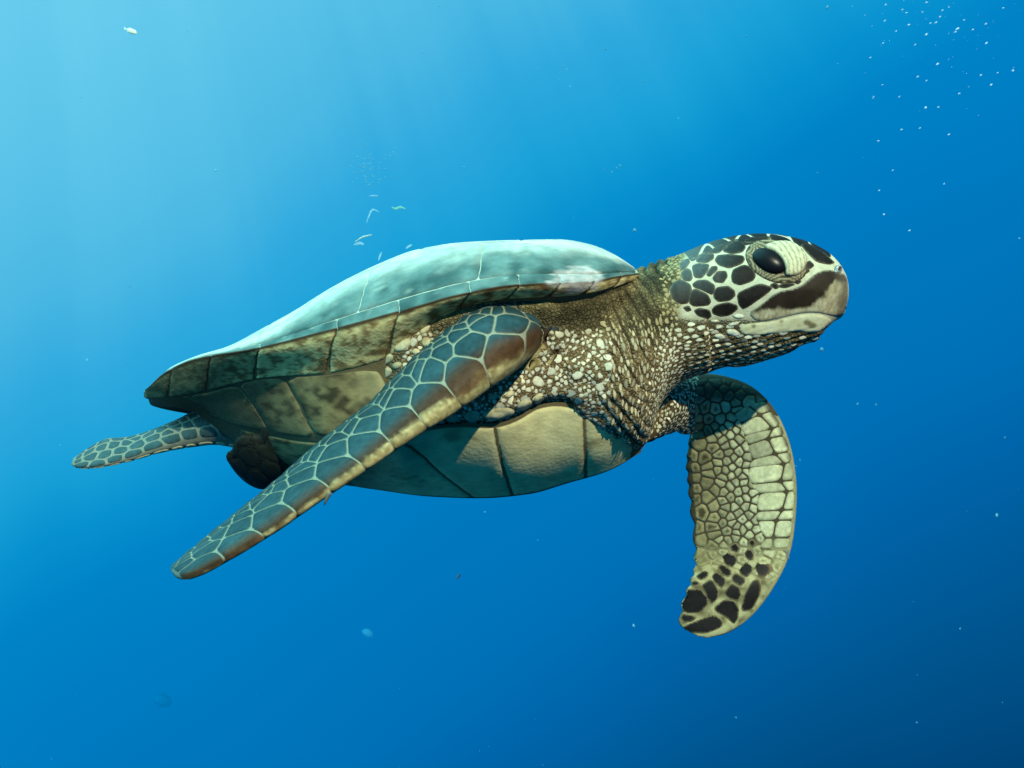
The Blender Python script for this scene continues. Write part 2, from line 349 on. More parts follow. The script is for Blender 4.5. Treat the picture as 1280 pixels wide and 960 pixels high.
parts = [near_fl.mesh(), far_fl.mesh(), far_hind.mesh(), near_hind.mesh(), head_tube(), torso_tube()]
PV = []; PF = []; PL = []
for k, (v, f) in enumerate(parts):
    b = len(PV); PV += v.tolist(); PF += [[q + b for q in fc] for fc in f]; PL += [k] * len(v)
tmp = bpy.data.meshes.new('tmp'); tmp.from_pydata(PV, [], PF); tmp.update()
to = bpy.data.objects.new('tmp', tmp); COL.objects.link(to)
rm = to.modifiers.new('r', 'REMESH'); rm.mode = 'VOXEL'; rm.voxel_size = 0.0019; rm.use_smooth_shade = True
sm = to.modifiers.new('s', 'SMOOTH'); sm.factor = 0.5; sm.iterations = 5
ev = to.evaluated_get(bpy.context.evaluated_depsgraph_get()); me = bpy.data.meshes.new_from_object(ev)
bpy.data.objects.remove(to)
nv = len(me.vertices); BV = np.zeros(nv * 3, np.float32); me.vertices.foreach_get('co', BV); BV = BV.reshape(-1, 3).astype(float)
BN = np.zeros(nv * 3, np.float32); me.vertices.foreach_get('normal', BN); BN = BN.reshape(-1, 3).astype(float)
kd = kdtree.KDTree(len(PV))
for i, p in enumerate(PV): kd.insert(p, i)
kd.balance()
near_i = np.array([kd.find(p)[1] for p in BV]); LAB = np.array(PL)[near_i]
NF, FF, FH, NH, HD, TO = range(6)
bpx, bpy_ = proj(BV)
# ---- skin folds on the neck, throat and shoulder (real relief)
ax0 = np.array([P(760, 440, -.01), P(900, 385, -.03)]); axd = (ax0[1] - ax0[0]); axl = np.linalg.norm(axd); axd /= axl
along = (BV - ax0[0]) @ axd
lift = BV[:, 2] - (ax0[0][2] + (BV[:, 0] - ax0[0][0]) * axd[2] / axd[0])
ishead = (LAB == HD) | (LAB == TO)
fold_c = along + 0.22 * lift * smooth(lift, .2, -.1) + 0.034 * (fbm(BV, 11, 3) - .5)
neckw = (1 - .25 * smooth(bpy_, 425, 490)) * ishead * smooth(bpx, 745, 775) * (1 - smooth(bpx + (bpy_ - 400) * .10, 812, 842))
wr = np.abs(np.sin(fold_c * math.pi / 0.0135 + 2.5 * fbm(BV, 22, 5)))
wrf = np.abs(np.sin(fold_c * math.pi / 0.0047 + 3.0 * fbm(BV, 40, 9)))
famp = .35 + 1.1 * smooth(fbm(BV, 16, 31), .3, .7)
BV += BN * (neckw * ((wr ** .7 - .75) * 0.0036 * famp * (1 + .7 * smooth(bpy_, 425, 365)) + (wrf - .6) * .0012))[:, None]
thr = (LAB == HD) * smooth(bpy_ - (bpx - 850) * (-.06), 412, 432) * smooth(bpx, 850, 880)
wr2 = np.abs(np.sin((lift + .10 * along) * math.pi / 0.0075 + 1.5 * fbm(BV, 25, 6)))
BV += BN * (thr * (wr2 - .6) * 0.0018)[:, None]
shw = ((LAB == TO) | ((LAB == HD) & (bpx < 800))) * smooth(bpx, 500, 540)
BV += BN * (shw * (np.abs(fbm(BV, 30, 8) - .5) * 2 - .25) * 0.007)[:, None]
me.vertices.foreach_set('co', BV.astype(np.float32).ravel()); me.update()
BN = np.zeros(nv * 3, np.float32); me.vertices.foreach_get('normal', BN); BN = BN.reshape(-1, 3).astype(float)
np_ = len(me.polygons); tri = [tuple(p.vertices) for p in me.polygons]
BVH = BVHTree.FromPolygons([tuple(p) for p in BV], tri)
CAMP = Vector((0, -D, 0))
def cam_lift(px, py, guess=None, bvh=None):
    d = (Vector(P(px, py, 0)) - CAMP).normalized(); h = (bvh or BVH).ray_cast(CAMP, d)
    if h[0] is None or (guess is not None and abs(h[0].y - guess) > 0.09):
        q = Vector(P(px, py, 0 if guess is None else guess)); h = (bvh or BVH).find_nearest(q)
    return np.array(h[0]), np.array(h[1])
def snap(p, bvh=None):
    h = (bvh or BVH).find_nearest(Vector(p)); return np.array(h[0]), np.array(h[1])

# ------------------------------------------------------------------ plates and scales laid on a surface
def chaikin(p, n=2, r=.25):
    p = np.asarray(p, float)
    for _ in range(n):
        q = np.roll(p, -1, 0); p = np.stack([p * (1 - r) + q * r, p * r + q * (1 - r)], 1).reshape(-1, 2)
    return p
def resample(p, step):
    q = np.vstack([p, p[:1]]); seg = np.linalg.norm(np.diff(q, axis=0), axis=1); L = np.concatenate([[0], np.cumsum(seg)])
    n = max(6, int(L[-1] / step)); t = np.linspace(0, L[-1], n, endpoint=False)
    return np.stack([np.interp(t, L, q[:, 0]), np.interp(t, L, q[:, 1])], 1)
def area(p): x, y = p[:, 0], p[:, 1]; return 0.5 * np.sum(x * np.roll(y, -1) - np.roll(x, -1) * y)
def inside(p, q):
    x, y = q[:, 0][:, None], q[:, 1][:, None]; a = p; b = np.roll(p, -1, 0)
    c = ((a[:, 1] > y) != (b[:, 1] > y)) & (x < (b[:, 0] - a[:, 0]) * (y - a[:, 1]) / (b[:, 1] - a[:, 1] + 1e-15) + a[:, 0])
    return c.sum(1) % 2 == 1
def edist(p, q):
    a = p[None]; b = np.roll(p, -1, 0)[None]; ab = b - a; t = np.clip(np.sum((q[:, None] - a) * ab, -1) / (np.sum(ab * ab, -1) + 1e-15), 0, 1)
    return np.linalg.norm(q[:, None] - (a + ab * t[..., None]), axis=-1).min(1)
def flat_patch(poly, step):
    """triangulated 2D patch with a fine rim; returns 2D points, faces, distance from the rim"""
    poly = np.asarray(poly, float)
    if area(poly) < 0: poly = poly[::-1]
    b = resample(poly, step * .8)
    t = np.roll(b, -1, 0) - np.roll(b, 1, 0); nrm = np.stack([-t[:, 1], t[:, 0]], 1); nrm /= np.linalg.norm(nrm, axis=1, keepdims=True) + 1e-12
    ring = b + nrm * step * .38; ring = ring[inside(b, ring)]; 
    if len(ring): ring = ring[edist(b, ring) > step * .25]
    lo, hi = b.min(0), b.max(0); xs = np.arange(lo[0], hi[0] + step, step); ys = np.arange(lo[1], hi[1] + step, step * .87); G = []
    for k, y in enumerate(ys): G += [(x + (k % 2) * step / 2, y) for x in xs]
    G = np.array(G); G = G[inside(b, G)] if len(G) else G
    if len(G): G = G[edist(b, G) > step * .85]
    pts = np.vstack([b] + ([ring] if len(ring) else []) + ([G] if len(G) else []))
    n = len(b); r = delaunay_2d_cdt([Vector(p) for p in pts], [(i, (i + 1) % n) for i in range(n)], [list(range(n))], 1, 1e-9)
    v2 = np.array([tuple(v) for v in r[0]]); fs = [f for f in r[2] if len(f) == 3]
    return v2, fs, edist(b, v2)
def wav(p, amp=.0016):
    p = np.asarray(p, float); q = np.stack([p[:, 0], p[:, 1], 0 * p[:, 0]], 1)
    return p + np.stack([fbm(q, 70, 301) - .5, fbm(q, 70, 302) - .5], 1) * 2 * amp + np.stack([vnoise(q, 420, 303) - .5, vnoise(q, 420, 304) - .5], 1) * amp * .7
def patch(name, poly, step, liftfn, height, sink, rim, colfn, mat, parent, mirror=None, jitter=0.0):
    """a raised plate: poly in a flat domain, liftfn(u, v) -> (point, normal); mirror(points) -> the far side's copy"""
    v2, fs, d = flat_patch(poly, step)
    if len(fs) < 3: return None
    if hasattr(liftfn, 'vec'): pos, nr = liftfn.vec(v2)
    else: q = [liftfn(float(a), float(b)) for a, b in v2]; pos = np.array([x[0] for x in q]); nr = np.array([x[1] for x in q])
    prof = 1 - (1 - np.clip(d / rim, 0, 1)) ** 2
    base = pos
    pos = pos + nr * (-sink + (height + sink) * prof)[:, None]
    c = colfn(v2, d, base)
    # keep faces turned outward
    fa = np.array(fs); tot = np.sum(np.cross(pos[fa[:, 1]] - pos[fa[:, 0]], pos[fa[:, 2]] - pos[fa[:, 0]]) * nr[fa[:, 0]])
    if tot < 0: fs = [f[::-1] for f in fs]
    o = mesh_obj(name, pos, fs, mat, parent, c)
    if mirror is not None:
        mesh_obj(name, mirror(pos), [f[::-1] for f in fs], mat, parent, c)
    return o
def voronoi(seeds, bound, gap):
    """convex cells of the seeds clipped to a convex or mildly concave bound, each shrunk by gap"""
    seeds = np.asarray(seeds, float); cells = []
    for i, s in enumerate(seeds):
        poly = [np.array(p, float) for p in bound]
        dd = np.linalg.norm(seeds - s, axis=1); order = np.argsort(dd)[1:26]
        for j in order:
            t = seeds[j]; n = (t - s) / (np.linalg.norm(t - s) + 1e-12); m = (s + t) / 2 - n * gap / 2; new = []
            for k in range(len(poly)):
                a, b = poly[k], poly[(k + 1) % len(poly)]; da, db = np.dot(a - m, n), np.dot(b - m, n)
                if da <= 0: new.append(a)
                if da * db < 0: new.append(a + (b - a) * da / (da - db))
            poly = new
            if len(poly) < 3: break
        cells.append(np.array(poly) if len(poly) >= 3 else None)
    return cells

# ------------------------------------------------------------------ body colour
CREAM = np.array([.66, .60, .40]); PALE = np.array([.70, .68, .50]); BROWN = np.array([.075, .045, .022]); OLIVE = np.array([.20, .155, .065]); DARK = np.array([.018, .014, .010])
LINE = np.array([.47, .44, .29])
bc = np.tile(OLIVE, (nv, 1))
n1 = fbm(BV, 35, 11); n2 = fbm(BV, 110, 12)
hd = ishead
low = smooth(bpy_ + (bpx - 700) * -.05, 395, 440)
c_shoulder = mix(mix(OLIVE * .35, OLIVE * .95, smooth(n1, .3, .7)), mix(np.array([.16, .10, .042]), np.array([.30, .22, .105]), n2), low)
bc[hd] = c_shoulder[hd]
headw = smooth(bpx + (bpy_ - 400) * .10, 838, 858) * (LAB == HD)
jaw = smooth(bpy_ - 398 + (bpx - 860) * -.03, -6, 8)
c_head = mix(np.tile(LINE, (nv, 1)), mix(BROWN * 1.2, OLIVE * 1.0, n2), jaw)
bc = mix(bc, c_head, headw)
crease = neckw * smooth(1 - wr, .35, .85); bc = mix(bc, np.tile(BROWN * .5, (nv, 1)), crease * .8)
bc[LAB == NF] = np.array([.22, .22, .15])
nfi = near_i; ring_j = nfi % 64; ring_u = (nfi // 64) / 129.0; phi_s = -1 + 2 * ring_j / 64.0
vent = (LAB == NF) & (phi_s < .06); bc[vent] = np.array([.20, .165, .08])
bc[(LAB == NF) & (ring_u > .93)] = np.array([.09, .11, .095])
ffm = LAB == FF
bc[ffm] = mix(np.tile(np.array([.055, .045, .024]), (nv, 1)), mix(np.array([.10, .085, .035]), np.array([.34, .32, .16]), smooth(fbm(BV, 70, 77), .3, .65)), smooth(bpy_, 665, 705))[ffm]
ffj = (near_i - len(parts[0][0])) % 64; ffp = -1 + 2 * ffj / 64.0; bc[ffm & (np.abs(ffp) < .14) & (bpy_ > 520)] = np.array([.26, .24, .12]); bc[(LAB == FF) & (bpx < 876) & (bpy_ < 552)] = np.array([.08, .055, .026]); bc[(LAB == FH)] = np.array([.14, .16, .12]); bc[(LAB == NH)] = np.array([.014, .018, .013])  # near hind base colour carries the shade beneath the body

turtle = bpy.data.objects.new('sea_turtle', None); COL.objects.link(turtle); turtle.location = E0; turtle.empty_display_size = 0.1
turtle['label'] = 'green sea turtle gliding through open water with one flipper swept back and one hanging down'
turtle['category'] = 'sea turtle'
me.materials.clear(); me.materials.append(M_SKIN); me.materials.append(M_WEB)
webv = (LAB == NF) | (LAB == FF) | (LAB == FH) | ((headw > .5) & (jaw < .4))
first = np.array([t_[0] for t_ in tri]); me.polygons.foreach_set('material_index', webv[first].astype(np.int32))
me.vertices.foreach_set('co', (BV - E0).astype(np.float32).ravel())
ca = me.color_attributes.new('Col', 'FLOAT_COLOR', 'POINT'); c4 = np.ones((nv, 4), np.float32); c4[:, :3] = bc; ca.data.foreach_set('color', c4.ravel())
me.polygons.foreach_set('use_smooth', np.ones(np_, bool)); me.update(); me.name = 'body'
body = bpy.data.objects.new('body', me); COL.objects.link(body); body.parent = turtle

# ------------------------------------------------------------------ carapace
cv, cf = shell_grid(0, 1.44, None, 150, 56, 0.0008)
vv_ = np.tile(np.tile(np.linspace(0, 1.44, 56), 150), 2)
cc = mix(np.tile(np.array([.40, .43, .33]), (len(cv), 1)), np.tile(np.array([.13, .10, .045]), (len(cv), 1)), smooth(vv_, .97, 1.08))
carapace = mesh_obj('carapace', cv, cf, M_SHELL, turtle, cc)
def s_at(px, v, side=1.0):
    ss = np.linspace(0, 1, 400); q, _ = proj(shell_pt(ss, v + 0 * ss, side)); return float(np.interp(px, q, ss))
def shell_col(v2, d, base, seed=0):
    v = v2[:, 1]; px, py = proj(base); nA = fbm(base, 30, 20 + seed); nB = fbm(base, 90, 40); nC = fbm(base * np.array([1, 1, .5]), 14, 50)
    sx = v2[:, 0]; q3 = np.stack([sx * 55, v * 5, 0 * v], 1); st = fbm(q3, 1.0, 210 + seed % 3); q4 = np.stack([sx * 220, v * 9, 0 * v], 1); fs2 = vnoise(q4, 1.0, 215)
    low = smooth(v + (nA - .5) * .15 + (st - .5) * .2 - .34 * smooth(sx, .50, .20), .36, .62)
    top = mix(mix(np.array([.35, .41, .34]), np.array([.54, .56, .46]), smooth(nC * .4 + nA * .3 + st * .3, .35, .62)), mix(np.array([.030, .070, .066]), np.array([.11, .18, .16]), smooth(st * .6 + nA * .4, .3, .7)), low)  # teal tint of the overhead water light put into the shell colour
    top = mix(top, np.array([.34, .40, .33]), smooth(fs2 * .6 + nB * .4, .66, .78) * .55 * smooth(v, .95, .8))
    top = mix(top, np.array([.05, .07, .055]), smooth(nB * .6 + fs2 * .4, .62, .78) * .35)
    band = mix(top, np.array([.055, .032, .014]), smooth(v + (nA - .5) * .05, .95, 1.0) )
    under = mix(np.array([.68, .55, .25]), np.array([.50, .38, .14]), nA)
    blot = smooth(nB * .6 + nA * .4, .53, .63); under = mix(under, np.array([.06, .034, .014]), blot * .85)
    under = mix(under, np.array([.15, .065, .018]), smooth(fbm(base, 170, 44), .50, .62) * .75); under = mix(under, np.array([.07, .06, .03]), smooth(px + (nA - .5) * 70, 345, 265) * .8); under = mix(np.array([.05, .033, .016]), under, smooth(d, 0, .002))  # toward the tail, shade under the rim is put into the colour
    c = mix(band, under, smooth(v + (nA - .5) * .05, 1.015, 1.06))
    scar = smooth(28 - np.hypot((px - 722) * .85, (py - 349) * 1.9) + (nB - .5) * 26 + (nA - .5) * 22, 0, 2.5)
    return mix(c, np.array([.46, .42, .38]) * (0.6 + .6 * nB)[:, None], scar * (.45 + .45 * smooth(fbm(base, 160, 46), .35, .6)))
def shell_lift(side): 
    def f(u, v):
        # domain: u in metres along, v scaled
        s = u / DOM[0]; vv = v / DOM[1]
        return shell_pt(np.array(s), np.array(vv), side), shell_nrm(np.array(s), np.array(vv), side)
    f.vec = lambda v2: (shell_pt(v2[:, 0] / DOM[0], v2[:, 1] / DOM[1], side), shell_nrm(v2[:, 0] / DOM[0], v2[:, 1] / DOM[1], side))
    return f
DOM = (0.71, 0.30)
def dom(p): return [(a * DOM[0], b * DOM[1]) for a, b in p]
def wrapc(fn, k):
    def g(v2, d, base): return fn(np.stack([v2[:, 0] / DOM[0], v2[:, 1] / DOM[1]], 1), d, base, k)
    return g
seam_px = [184, 214, 262, 323, 419, 497, 586, 648, 699, 742, 776]
seam_s = [0.012] + [s_at(p, 1.0) for p in seam_px[1:]] + [0.995]
VM = lambda s: float(np.interp(s, [0, .25, .5, .8, 1], [.90, .82, .78, .76, .82]))
VI = lambda s: float(np.interp(s, [0, .4, .53, .64, .75, 1], [1.40, 1.435, 1.43, 1.34, 1.28, 1.2]))
for side in (1.0, -1.0):
    for k in range(len(seam_s) - 1):
        a, b = seam_s[k], seam_s[k + 1]; g = .0005
        sl = 0.010
        P_ = [(a + g, VM(a)), ((a + b) / 2, (VM((a + b) / 2))), (b - g, VM(b)), (b - g + sl * .4, 1.0), (b - g - sl, 1.18), (b - g - sl * 2.5, VI(b)), (a + g - sl * 2.0 if k else a + g, VI(a)), (a + g - sl if k else a + g, 1.18), (a + g + sl * .4, 1.0)]
        P_ = [(min(max(x, 0.003), .998), y) for x, y in P_]
        p2 = wav(resample(np.array(dom(P_)), .004))
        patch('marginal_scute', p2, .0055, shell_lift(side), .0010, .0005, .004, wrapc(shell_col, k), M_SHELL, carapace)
    cs = [.08, .29, .49, .70, .985]
    for k in range(4):
        a, b = cs[k], cs[k + 1]; g = .0007; hi = .30
        P_ = [(a + g, VM(a) - .012), ((a + b) / 2, VM((a + b) / 2) - .012), (b - g, VM(b) - .012), (b - g + .006, hi + .02), ((a + b) / 2, hi - .06), (a + g + .006, hi + .02)]
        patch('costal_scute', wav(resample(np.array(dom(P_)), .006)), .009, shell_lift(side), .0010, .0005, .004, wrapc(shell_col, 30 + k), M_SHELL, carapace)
# vertebral scutes straddle the crown: domain uses signed lateral v
def vert_lift(u, v):
    s = u / DOM[0]; vv = v / DOM[1]; side = 1.0 if vv >= 0 else -1.0
    return shell_pt(np.array(s), np.array(abs(vv)), side), shell_nrm(np.array(s), np.array(max(abs(vv), .03)), side)
def vert_vec(v2):
    s_ = v2[:, 0] / DOM[0]; v_ = v2[:, 1] / DOM[1]; sd_ = np.where(v_ >= 0, 1.0, -1.0)[:, None]
    p = np.where(sd_ > 0, shell_pt(s_, np.abs(v_), 1.0), shell_pt(s_, np.abs(v_), -1.0)); va = np.maximum(np.abs(v_), .03)
    return p, np.where(sd_ > 0, shell_nrm(s_, va, 1.0), shell_nrm(s_, va, -1.0))
vert_lift.vec = vert_vec
vs_ = [.03, .21, .40, .585, .775, .992]
for k in range(5):
    a, b = vs_[k], vs_[k + 1]; g = .0003
    P_ = [(a + g, .22), ((a + b) / 2, .275), (b - g, .22), (b - g, -.22), ((a + b) / 2, -.275), (a + g, -.22)]
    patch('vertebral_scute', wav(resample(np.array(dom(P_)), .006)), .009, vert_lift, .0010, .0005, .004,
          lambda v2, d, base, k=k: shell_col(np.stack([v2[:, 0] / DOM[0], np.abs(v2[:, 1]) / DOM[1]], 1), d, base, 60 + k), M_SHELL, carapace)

# ------------------------------------------------------------------ plastron and bridge
pv, pf = shell_grid(1.40, 3.0, lambda s, v: s > .015 and (v >= 1.99 or s < .535 - (v - 1.4) * .02), 150, 60, 0.0)
plastron = mesh_obj('plastron', pv, pf, M_BELLY, turtle, mix(np.tile(np.array([.05, .045, .024]), (len(pv), 1)), np.tile(np.array([.15, .11, .05]), (len(pv), 1)), smooth(proj(pv)[0], 330, 430)))
def belly_col(v2, d, base, k=0):
    nA = fbm(base, 22, 70 + k); nB = fbm(base, 100, 80); px, py = proj(base)
    c = mix(np.array([.78, .68, .33]), np.array([.60, .51, .22]), nA)
    c = mix(c, np.array([.24, .17, .07]), smooth(nB * .5 + nA * .5, .58, .72) * .6)
    rear_dark = smooth(px, 530, 430); c = mix(c, mix(np.array([.21, .155, .06]), np.array([.11, .08, .034]), smooth(nB, .35, .65)), rear_dark * .9); c = mix(c, np.array([.055, .052, .028]), smooth(px + (nA - .5) * 60, 390, 320) * .85)  # blotched brown rear plates; shade under the shell painted into the rearmost
    c = mix(c, np.array([.035, .028, .014]), rear_dark * smooth(nB * .6 + nA * .4, .52, .64) * .8)
    return mix(np.array([.20, .16, .08]), c, smooth(d, 0, .0015)) * (1 - .10 * np.abs(np.sin(d / .0031 * math.pi + nA * 4)) * smooth(d, .03, .008) - .12 * smooth(fbm(base * np.array([1, 1, 3.]), 130, 85), .55, .7))[:, None]
def bl(fn, k): return lambda v2, d, base: fn(v2, d, base, k)
es = [s_at(p, 2.02) for p in (300, 400, 504, 618, 730, 797)]; ks = [s_at(p, 2.85) for p in (300, 440, 590, 641, 733, 790)]
for side in (1.0, -1.0):
    for k in range(5):
        g = .0010
        P_ = [(es[k] + g, 2.03), ((es[k] + es[k + 1]) / 2, 2.02), (es[k + 1] - g, 2.03)] + [(es[k + 1] + (ks[k + 1] - es[k + 1]) * t - g, 2.03 + .95 * t) for t in (.25, .5, .75, 1)] + [(ks[k] + g, 2.98)] + [(es[k] + (ks[k] - es[k]) * t + g, 2.03 + .95 * t) for t in (.75, .5, .25)]
        P_ = [(min(x, .997), y) for x, y in P_]
        p2 = wav(resample(np.array(dom(P_)), .005))
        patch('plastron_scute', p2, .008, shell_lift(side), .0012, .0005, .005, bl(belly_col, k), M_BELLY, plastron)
    bs = [.135, s_at(255, 1.7), s_at(318, 1.7), s_at(376, 1.7), s_at(480, 1.7)]
    for k in range(4):
        a, b = bs[k], bs[k + 1]; g = .0010
        P_ = [(a + g - .03, 1.445), (b - g - (.03 if k < 3 else .012), 1.445), (b - g + (.0 if k < 3 else .02), 1.7), (b - g + .03, 1.96), (a + g + .03, 1.96), (a + g, 1.7)]
        P_ = [(max(x, .11), y) for x, y in P_]
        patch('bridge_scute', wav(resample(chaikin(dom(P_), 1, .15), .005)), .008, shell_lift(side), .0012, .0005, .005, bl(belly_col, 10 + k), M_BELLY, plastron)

# ------------------------------------------------------------------ head: horny scales, beak, eye
def hp(pts): return [(820 + x * .2031, 280 + y * .2031) for x, y in pts]
def yhead(p): 
    px, _ = proj(p); return yc_px(px)
def head_mirror(p):
    q = p.copy()
    for _ in range(1):
        ym = yc_px(640 + p[:, 0] / (S * 0.97)); q[:, 1] = 2 * ym - p[:, 1]
    r = q.copy()
    return r
def hcol(v2, d, base):
    nA = fbm(base, 120, 90); c = mix(np.array([.006, .005, .004]), np.array([.016, .012, .008]), nA)
    px, py = proj(base); c = mix(c, np.array([.085, .11, .10]), smooth(px, 935, 850) * smooth(py, 385, 325) * .8)  # cyan sheen on crown and temple painted into the scales
    c = mix(np.array([.30, .26, .16]), c, smooth(d, .0, 1.1))
    return c
HS = [[(415,168),(455,127),(500,106),(530,118),(546,145),(525,172),(470,180)], [(368,225),(385,193),(450,193),(530,196),(540,220),(520,246),(450,267),(393,252)],
      [(470,320),(480,283),(540,256),(592,273),(607,320),(590,347),(520,372),(476,357)], [(506,440),(520,418),(630,370),(714,390),(690,422),(545,524),(513,490)],
      [(360,425),(380,393),(440,386),(477,410),(482,440),(450,467),(390,474),(363,455)], [(350,525),(375,500),(440,486),(492,500),(497,525),(450,557),(400,564),(356,550)],
      [(230,370),(260,350),(310,350),(354,375),(357,415),(335,432),(290,402),(238,390)], [(210,460),(222,418),(245,403),(312,435),(334,475),(315,499),(240,502),(213,488)],
      [(238,535),(270,520),(322,530),(337,565),(315,580),(263,564)], [(90,405),(115,362),(150,348),(207,375),(214,410),(197,482),(150,487),(103,457)],
      [(353,330),(380,296),(427,293),(434,325),(410,357),(368,354)], [(313,310),(340,268),(370,263),(372,285),(335,320)], [(226,262),(260,248),(324,250),(312,290),(280,327),(238,324)],
      [(158,305),(190,278),(212,290),(220,330),(205,347),(173,342)], [(253,218),(290,188),(352,186),(347,215),(310,234),(258,233)],
      [(318,172),(400,130),(490,93),(512,98),(430,137),(395,174),(333,180)], [(538,98),(600,78),(690,76),(760,84),(700,92),(640,102),(560,120)],
      [(888,128),(930,118),(1000,158),(1060,203),(1097,235),(1060,247),(988,227),(945,188)], [(928,245),(945,230),(970,255),(945,272),(928,267)], [(903,292),(930,276),(942,292),(915,307)],
      [(832,352),(860,336),(892,350),(870,367)], [(758,377),(800,366),(830,363),(852,375),(800,388),(770,390)], [(703,377),(735,363),(757,385),(735,397)], [(170,515),(200,506),(214,530),(190,534)],
      [(215,212),(300,172),(310,176),(255,208),(225,226)], [(150,240),(195,215),(205,240),(180,268),(155,285)]]
def grow(p, e):
    p = np.asarray(p, float); c = p.mean(0); r = np.linalg.norm(p - c, axis=1, keepdims=True); return c + (p - c) * (1 + e / r)
for pz in HS:
    patch('head_scale', chaikin(grow(hp(pz), 2.3), 2, .16), 2.0, lambda a, b: cam_lift(a, b, -.09), .0007, .0003, 1.4, hcol, M_SCALE, body, head_mirror)
ht_V = head_tube()[0][:-2].reshape(170, 88, 3)
def crown_lift(a, b):
    # a: photo column along the head, b: degrees from the crown's middle (+ = near side) * .45
    t_ = np.interp(a, [850, 878, 908, 940, 970, 1000, 1022, 1040], [5, 6, 7, 8, 9, 10, 11, 12]) / (len(HEAD) - 1) * 169
    i = int(t_); al = (b / .45) / 360 * 88; j = int(math.floor(al)); f = al - j; g = t_ - i
    p = (ht_V[i, j % 88] * (1 - f) + ht_V[i, (j + 1) % 88] * f) * (1 - g) + (ht_V[i + 1, j % 88] * (1 - f) + ht_V[i + 1, (j + 1) % 88] * f) * g
    return snap(p)
cs_ = [(1018, 7), (1018, -7), (995, 7.5), (995, -7.5), (972, 0), (968, 13), (968, -13), (942, 6), (942, -6), (925, 15), (925, -15), (912, 0), (893, 9), (893, -9), (868, 7), (868, -7), (875, 16), (875, -16)]
for c in voronoi(cs_, [(852, -18.5), (1034, -18.5), (1034, 18.5), (852, 18.5)], 1.6):
    if c is not None: patch('head_scale', chaikin(c, 2, .2), 2.6, crown_lift, .0006, .0003, 1.4, hcol, M_SCALE, body)
JW = [[(425,660),(450,640),(500,650),(530,690),(450,692)], [(348,682),(400,668),(442,705),(380,717)], [(438,620),(470,602),(522,598),(502,625),(450,634)], [(363,632),(410,620),(407,645),(370,652)],
      [(320,650),(352,640),(362,660),(335,668)], [(250,640),(285,628),(290,655),(262,662)], [(455,560),(520,545),(560,575),(500,590)], [(330,590),(380,585),(400,605),(345,612)]]
for pz in JW:
    patch('jaw_scale', chaikin(hp(pz), 2), 1.8, lambda a, b: cam_lift(a, b, -.09), .0010, .0003, 1.8, lambda v2, d, base: mix(np.array([.35, .28, .15]), PALE * 1.05, smooth(d, .2, 1.6)), M_SCALE, body, head_mirror)
UB = [(560,547),(640,498),(740,412),(880,388),(952,322),(1010,284),(1085,278),(1120,300),(1160,300),(1182,345),(1185,420),(1178,500),(1160,566),(1110,572),(1060,562),(985,545),(900,549),(800,572),(720,592),(620,605)]
def beak_col(v2, d, base):
    x = (v2[:, 0] - 820) / .2031; y = (v2[:, 1] - 280) / .2031; nA = fbm(base, 60, 95); nB = fbm(base * np.array([1, 1, .25]), 420, 97)
    edge = np.interp(x, [540, 640, 760, 900, 980, 1050, 1100], [552, 538, 520, 516, 486, 420, 350])
    t = smooth(y - edge + (nA - .5) * 70 + (nB - .5) * 14, -10, 16)
    c = mix(mix(np.array([.012, .008, .005]), np.array([.035, .022, .012]), nA), mix(np.array([.28, .22, .12]), np.array([.47, .41, .25]), smooth(nB, .25, .75)), t)
    c = mix(c, np.array([.10, .075, .05]), smooth(x + (nA - .5) * 50, 1085, 1160) * .8)
    c = mix(c, np.array([.06, .045, .03]), smooth(x, 1080, 1130) * smooth(y, 545, 562))
    return mix(np.array([.40, .36, .22]), c, smooth(d, .2, 1.5))
upper = patch('upper_beak', chaikin(hp(UB), 1), 2.2, lambda a, b: cam_lift(a, b, -.07), .0012, .0004, 2.5, beak_col, M_BEAK, body, head_mirror)
LB = [(508,645),(540,615),(620,606),(720,596),(800,576),(900,553),(985,549),(1040,562),(1078,582),(1085,600),(1040,640),(1000,672),(930,668),(860,660),(780,672),(680,682),(560,688),(520,672)]
def lbeak_col(v2, d, base):
    x = (v2[:, 0] - 820) / .2031; y = (v2[:, 1] - 280) / .2031; nA = fbm(base, 70, 99)
    c = mix(np.array([.62, .55, .28]), np.array([.72, .68, .44]), nA)
    for (cx, cy, r) in ((930, 605, 26), (600, 628, 18), (770, 598, 16), (960, 622, 30)):
        c = mix(c, np.array([.12, .095, .03]), smooth(r - np.hypot(x - cx, (y - cy) * 1.5) + (nA - .5) * 20, -6, 8) * .8)
    return mix(np.array([.30, .25, .14]), c, smooth(d, .2, 1.5))
patch('lower_beak', chaikin(hp(LB), 1), 2.2, lambda a, b: cam_lift(a, b, -.07), .0010, .0004, 2.2, lbeak_col, M_BEAK, body, head_mirror)

def ellipse(cx, cy, a, b, ang, n=28):
    t = np.linspace(0, 2 * math.pi, n, endpoint=False); c, s = math.cos(ang), math.sin(ang)
    return np.stack([cx + a * np.cos(t) * c - b * np.sin(t) * s, cy + a * np.cos(t) * s + b * np.sin(t) * c], 1)
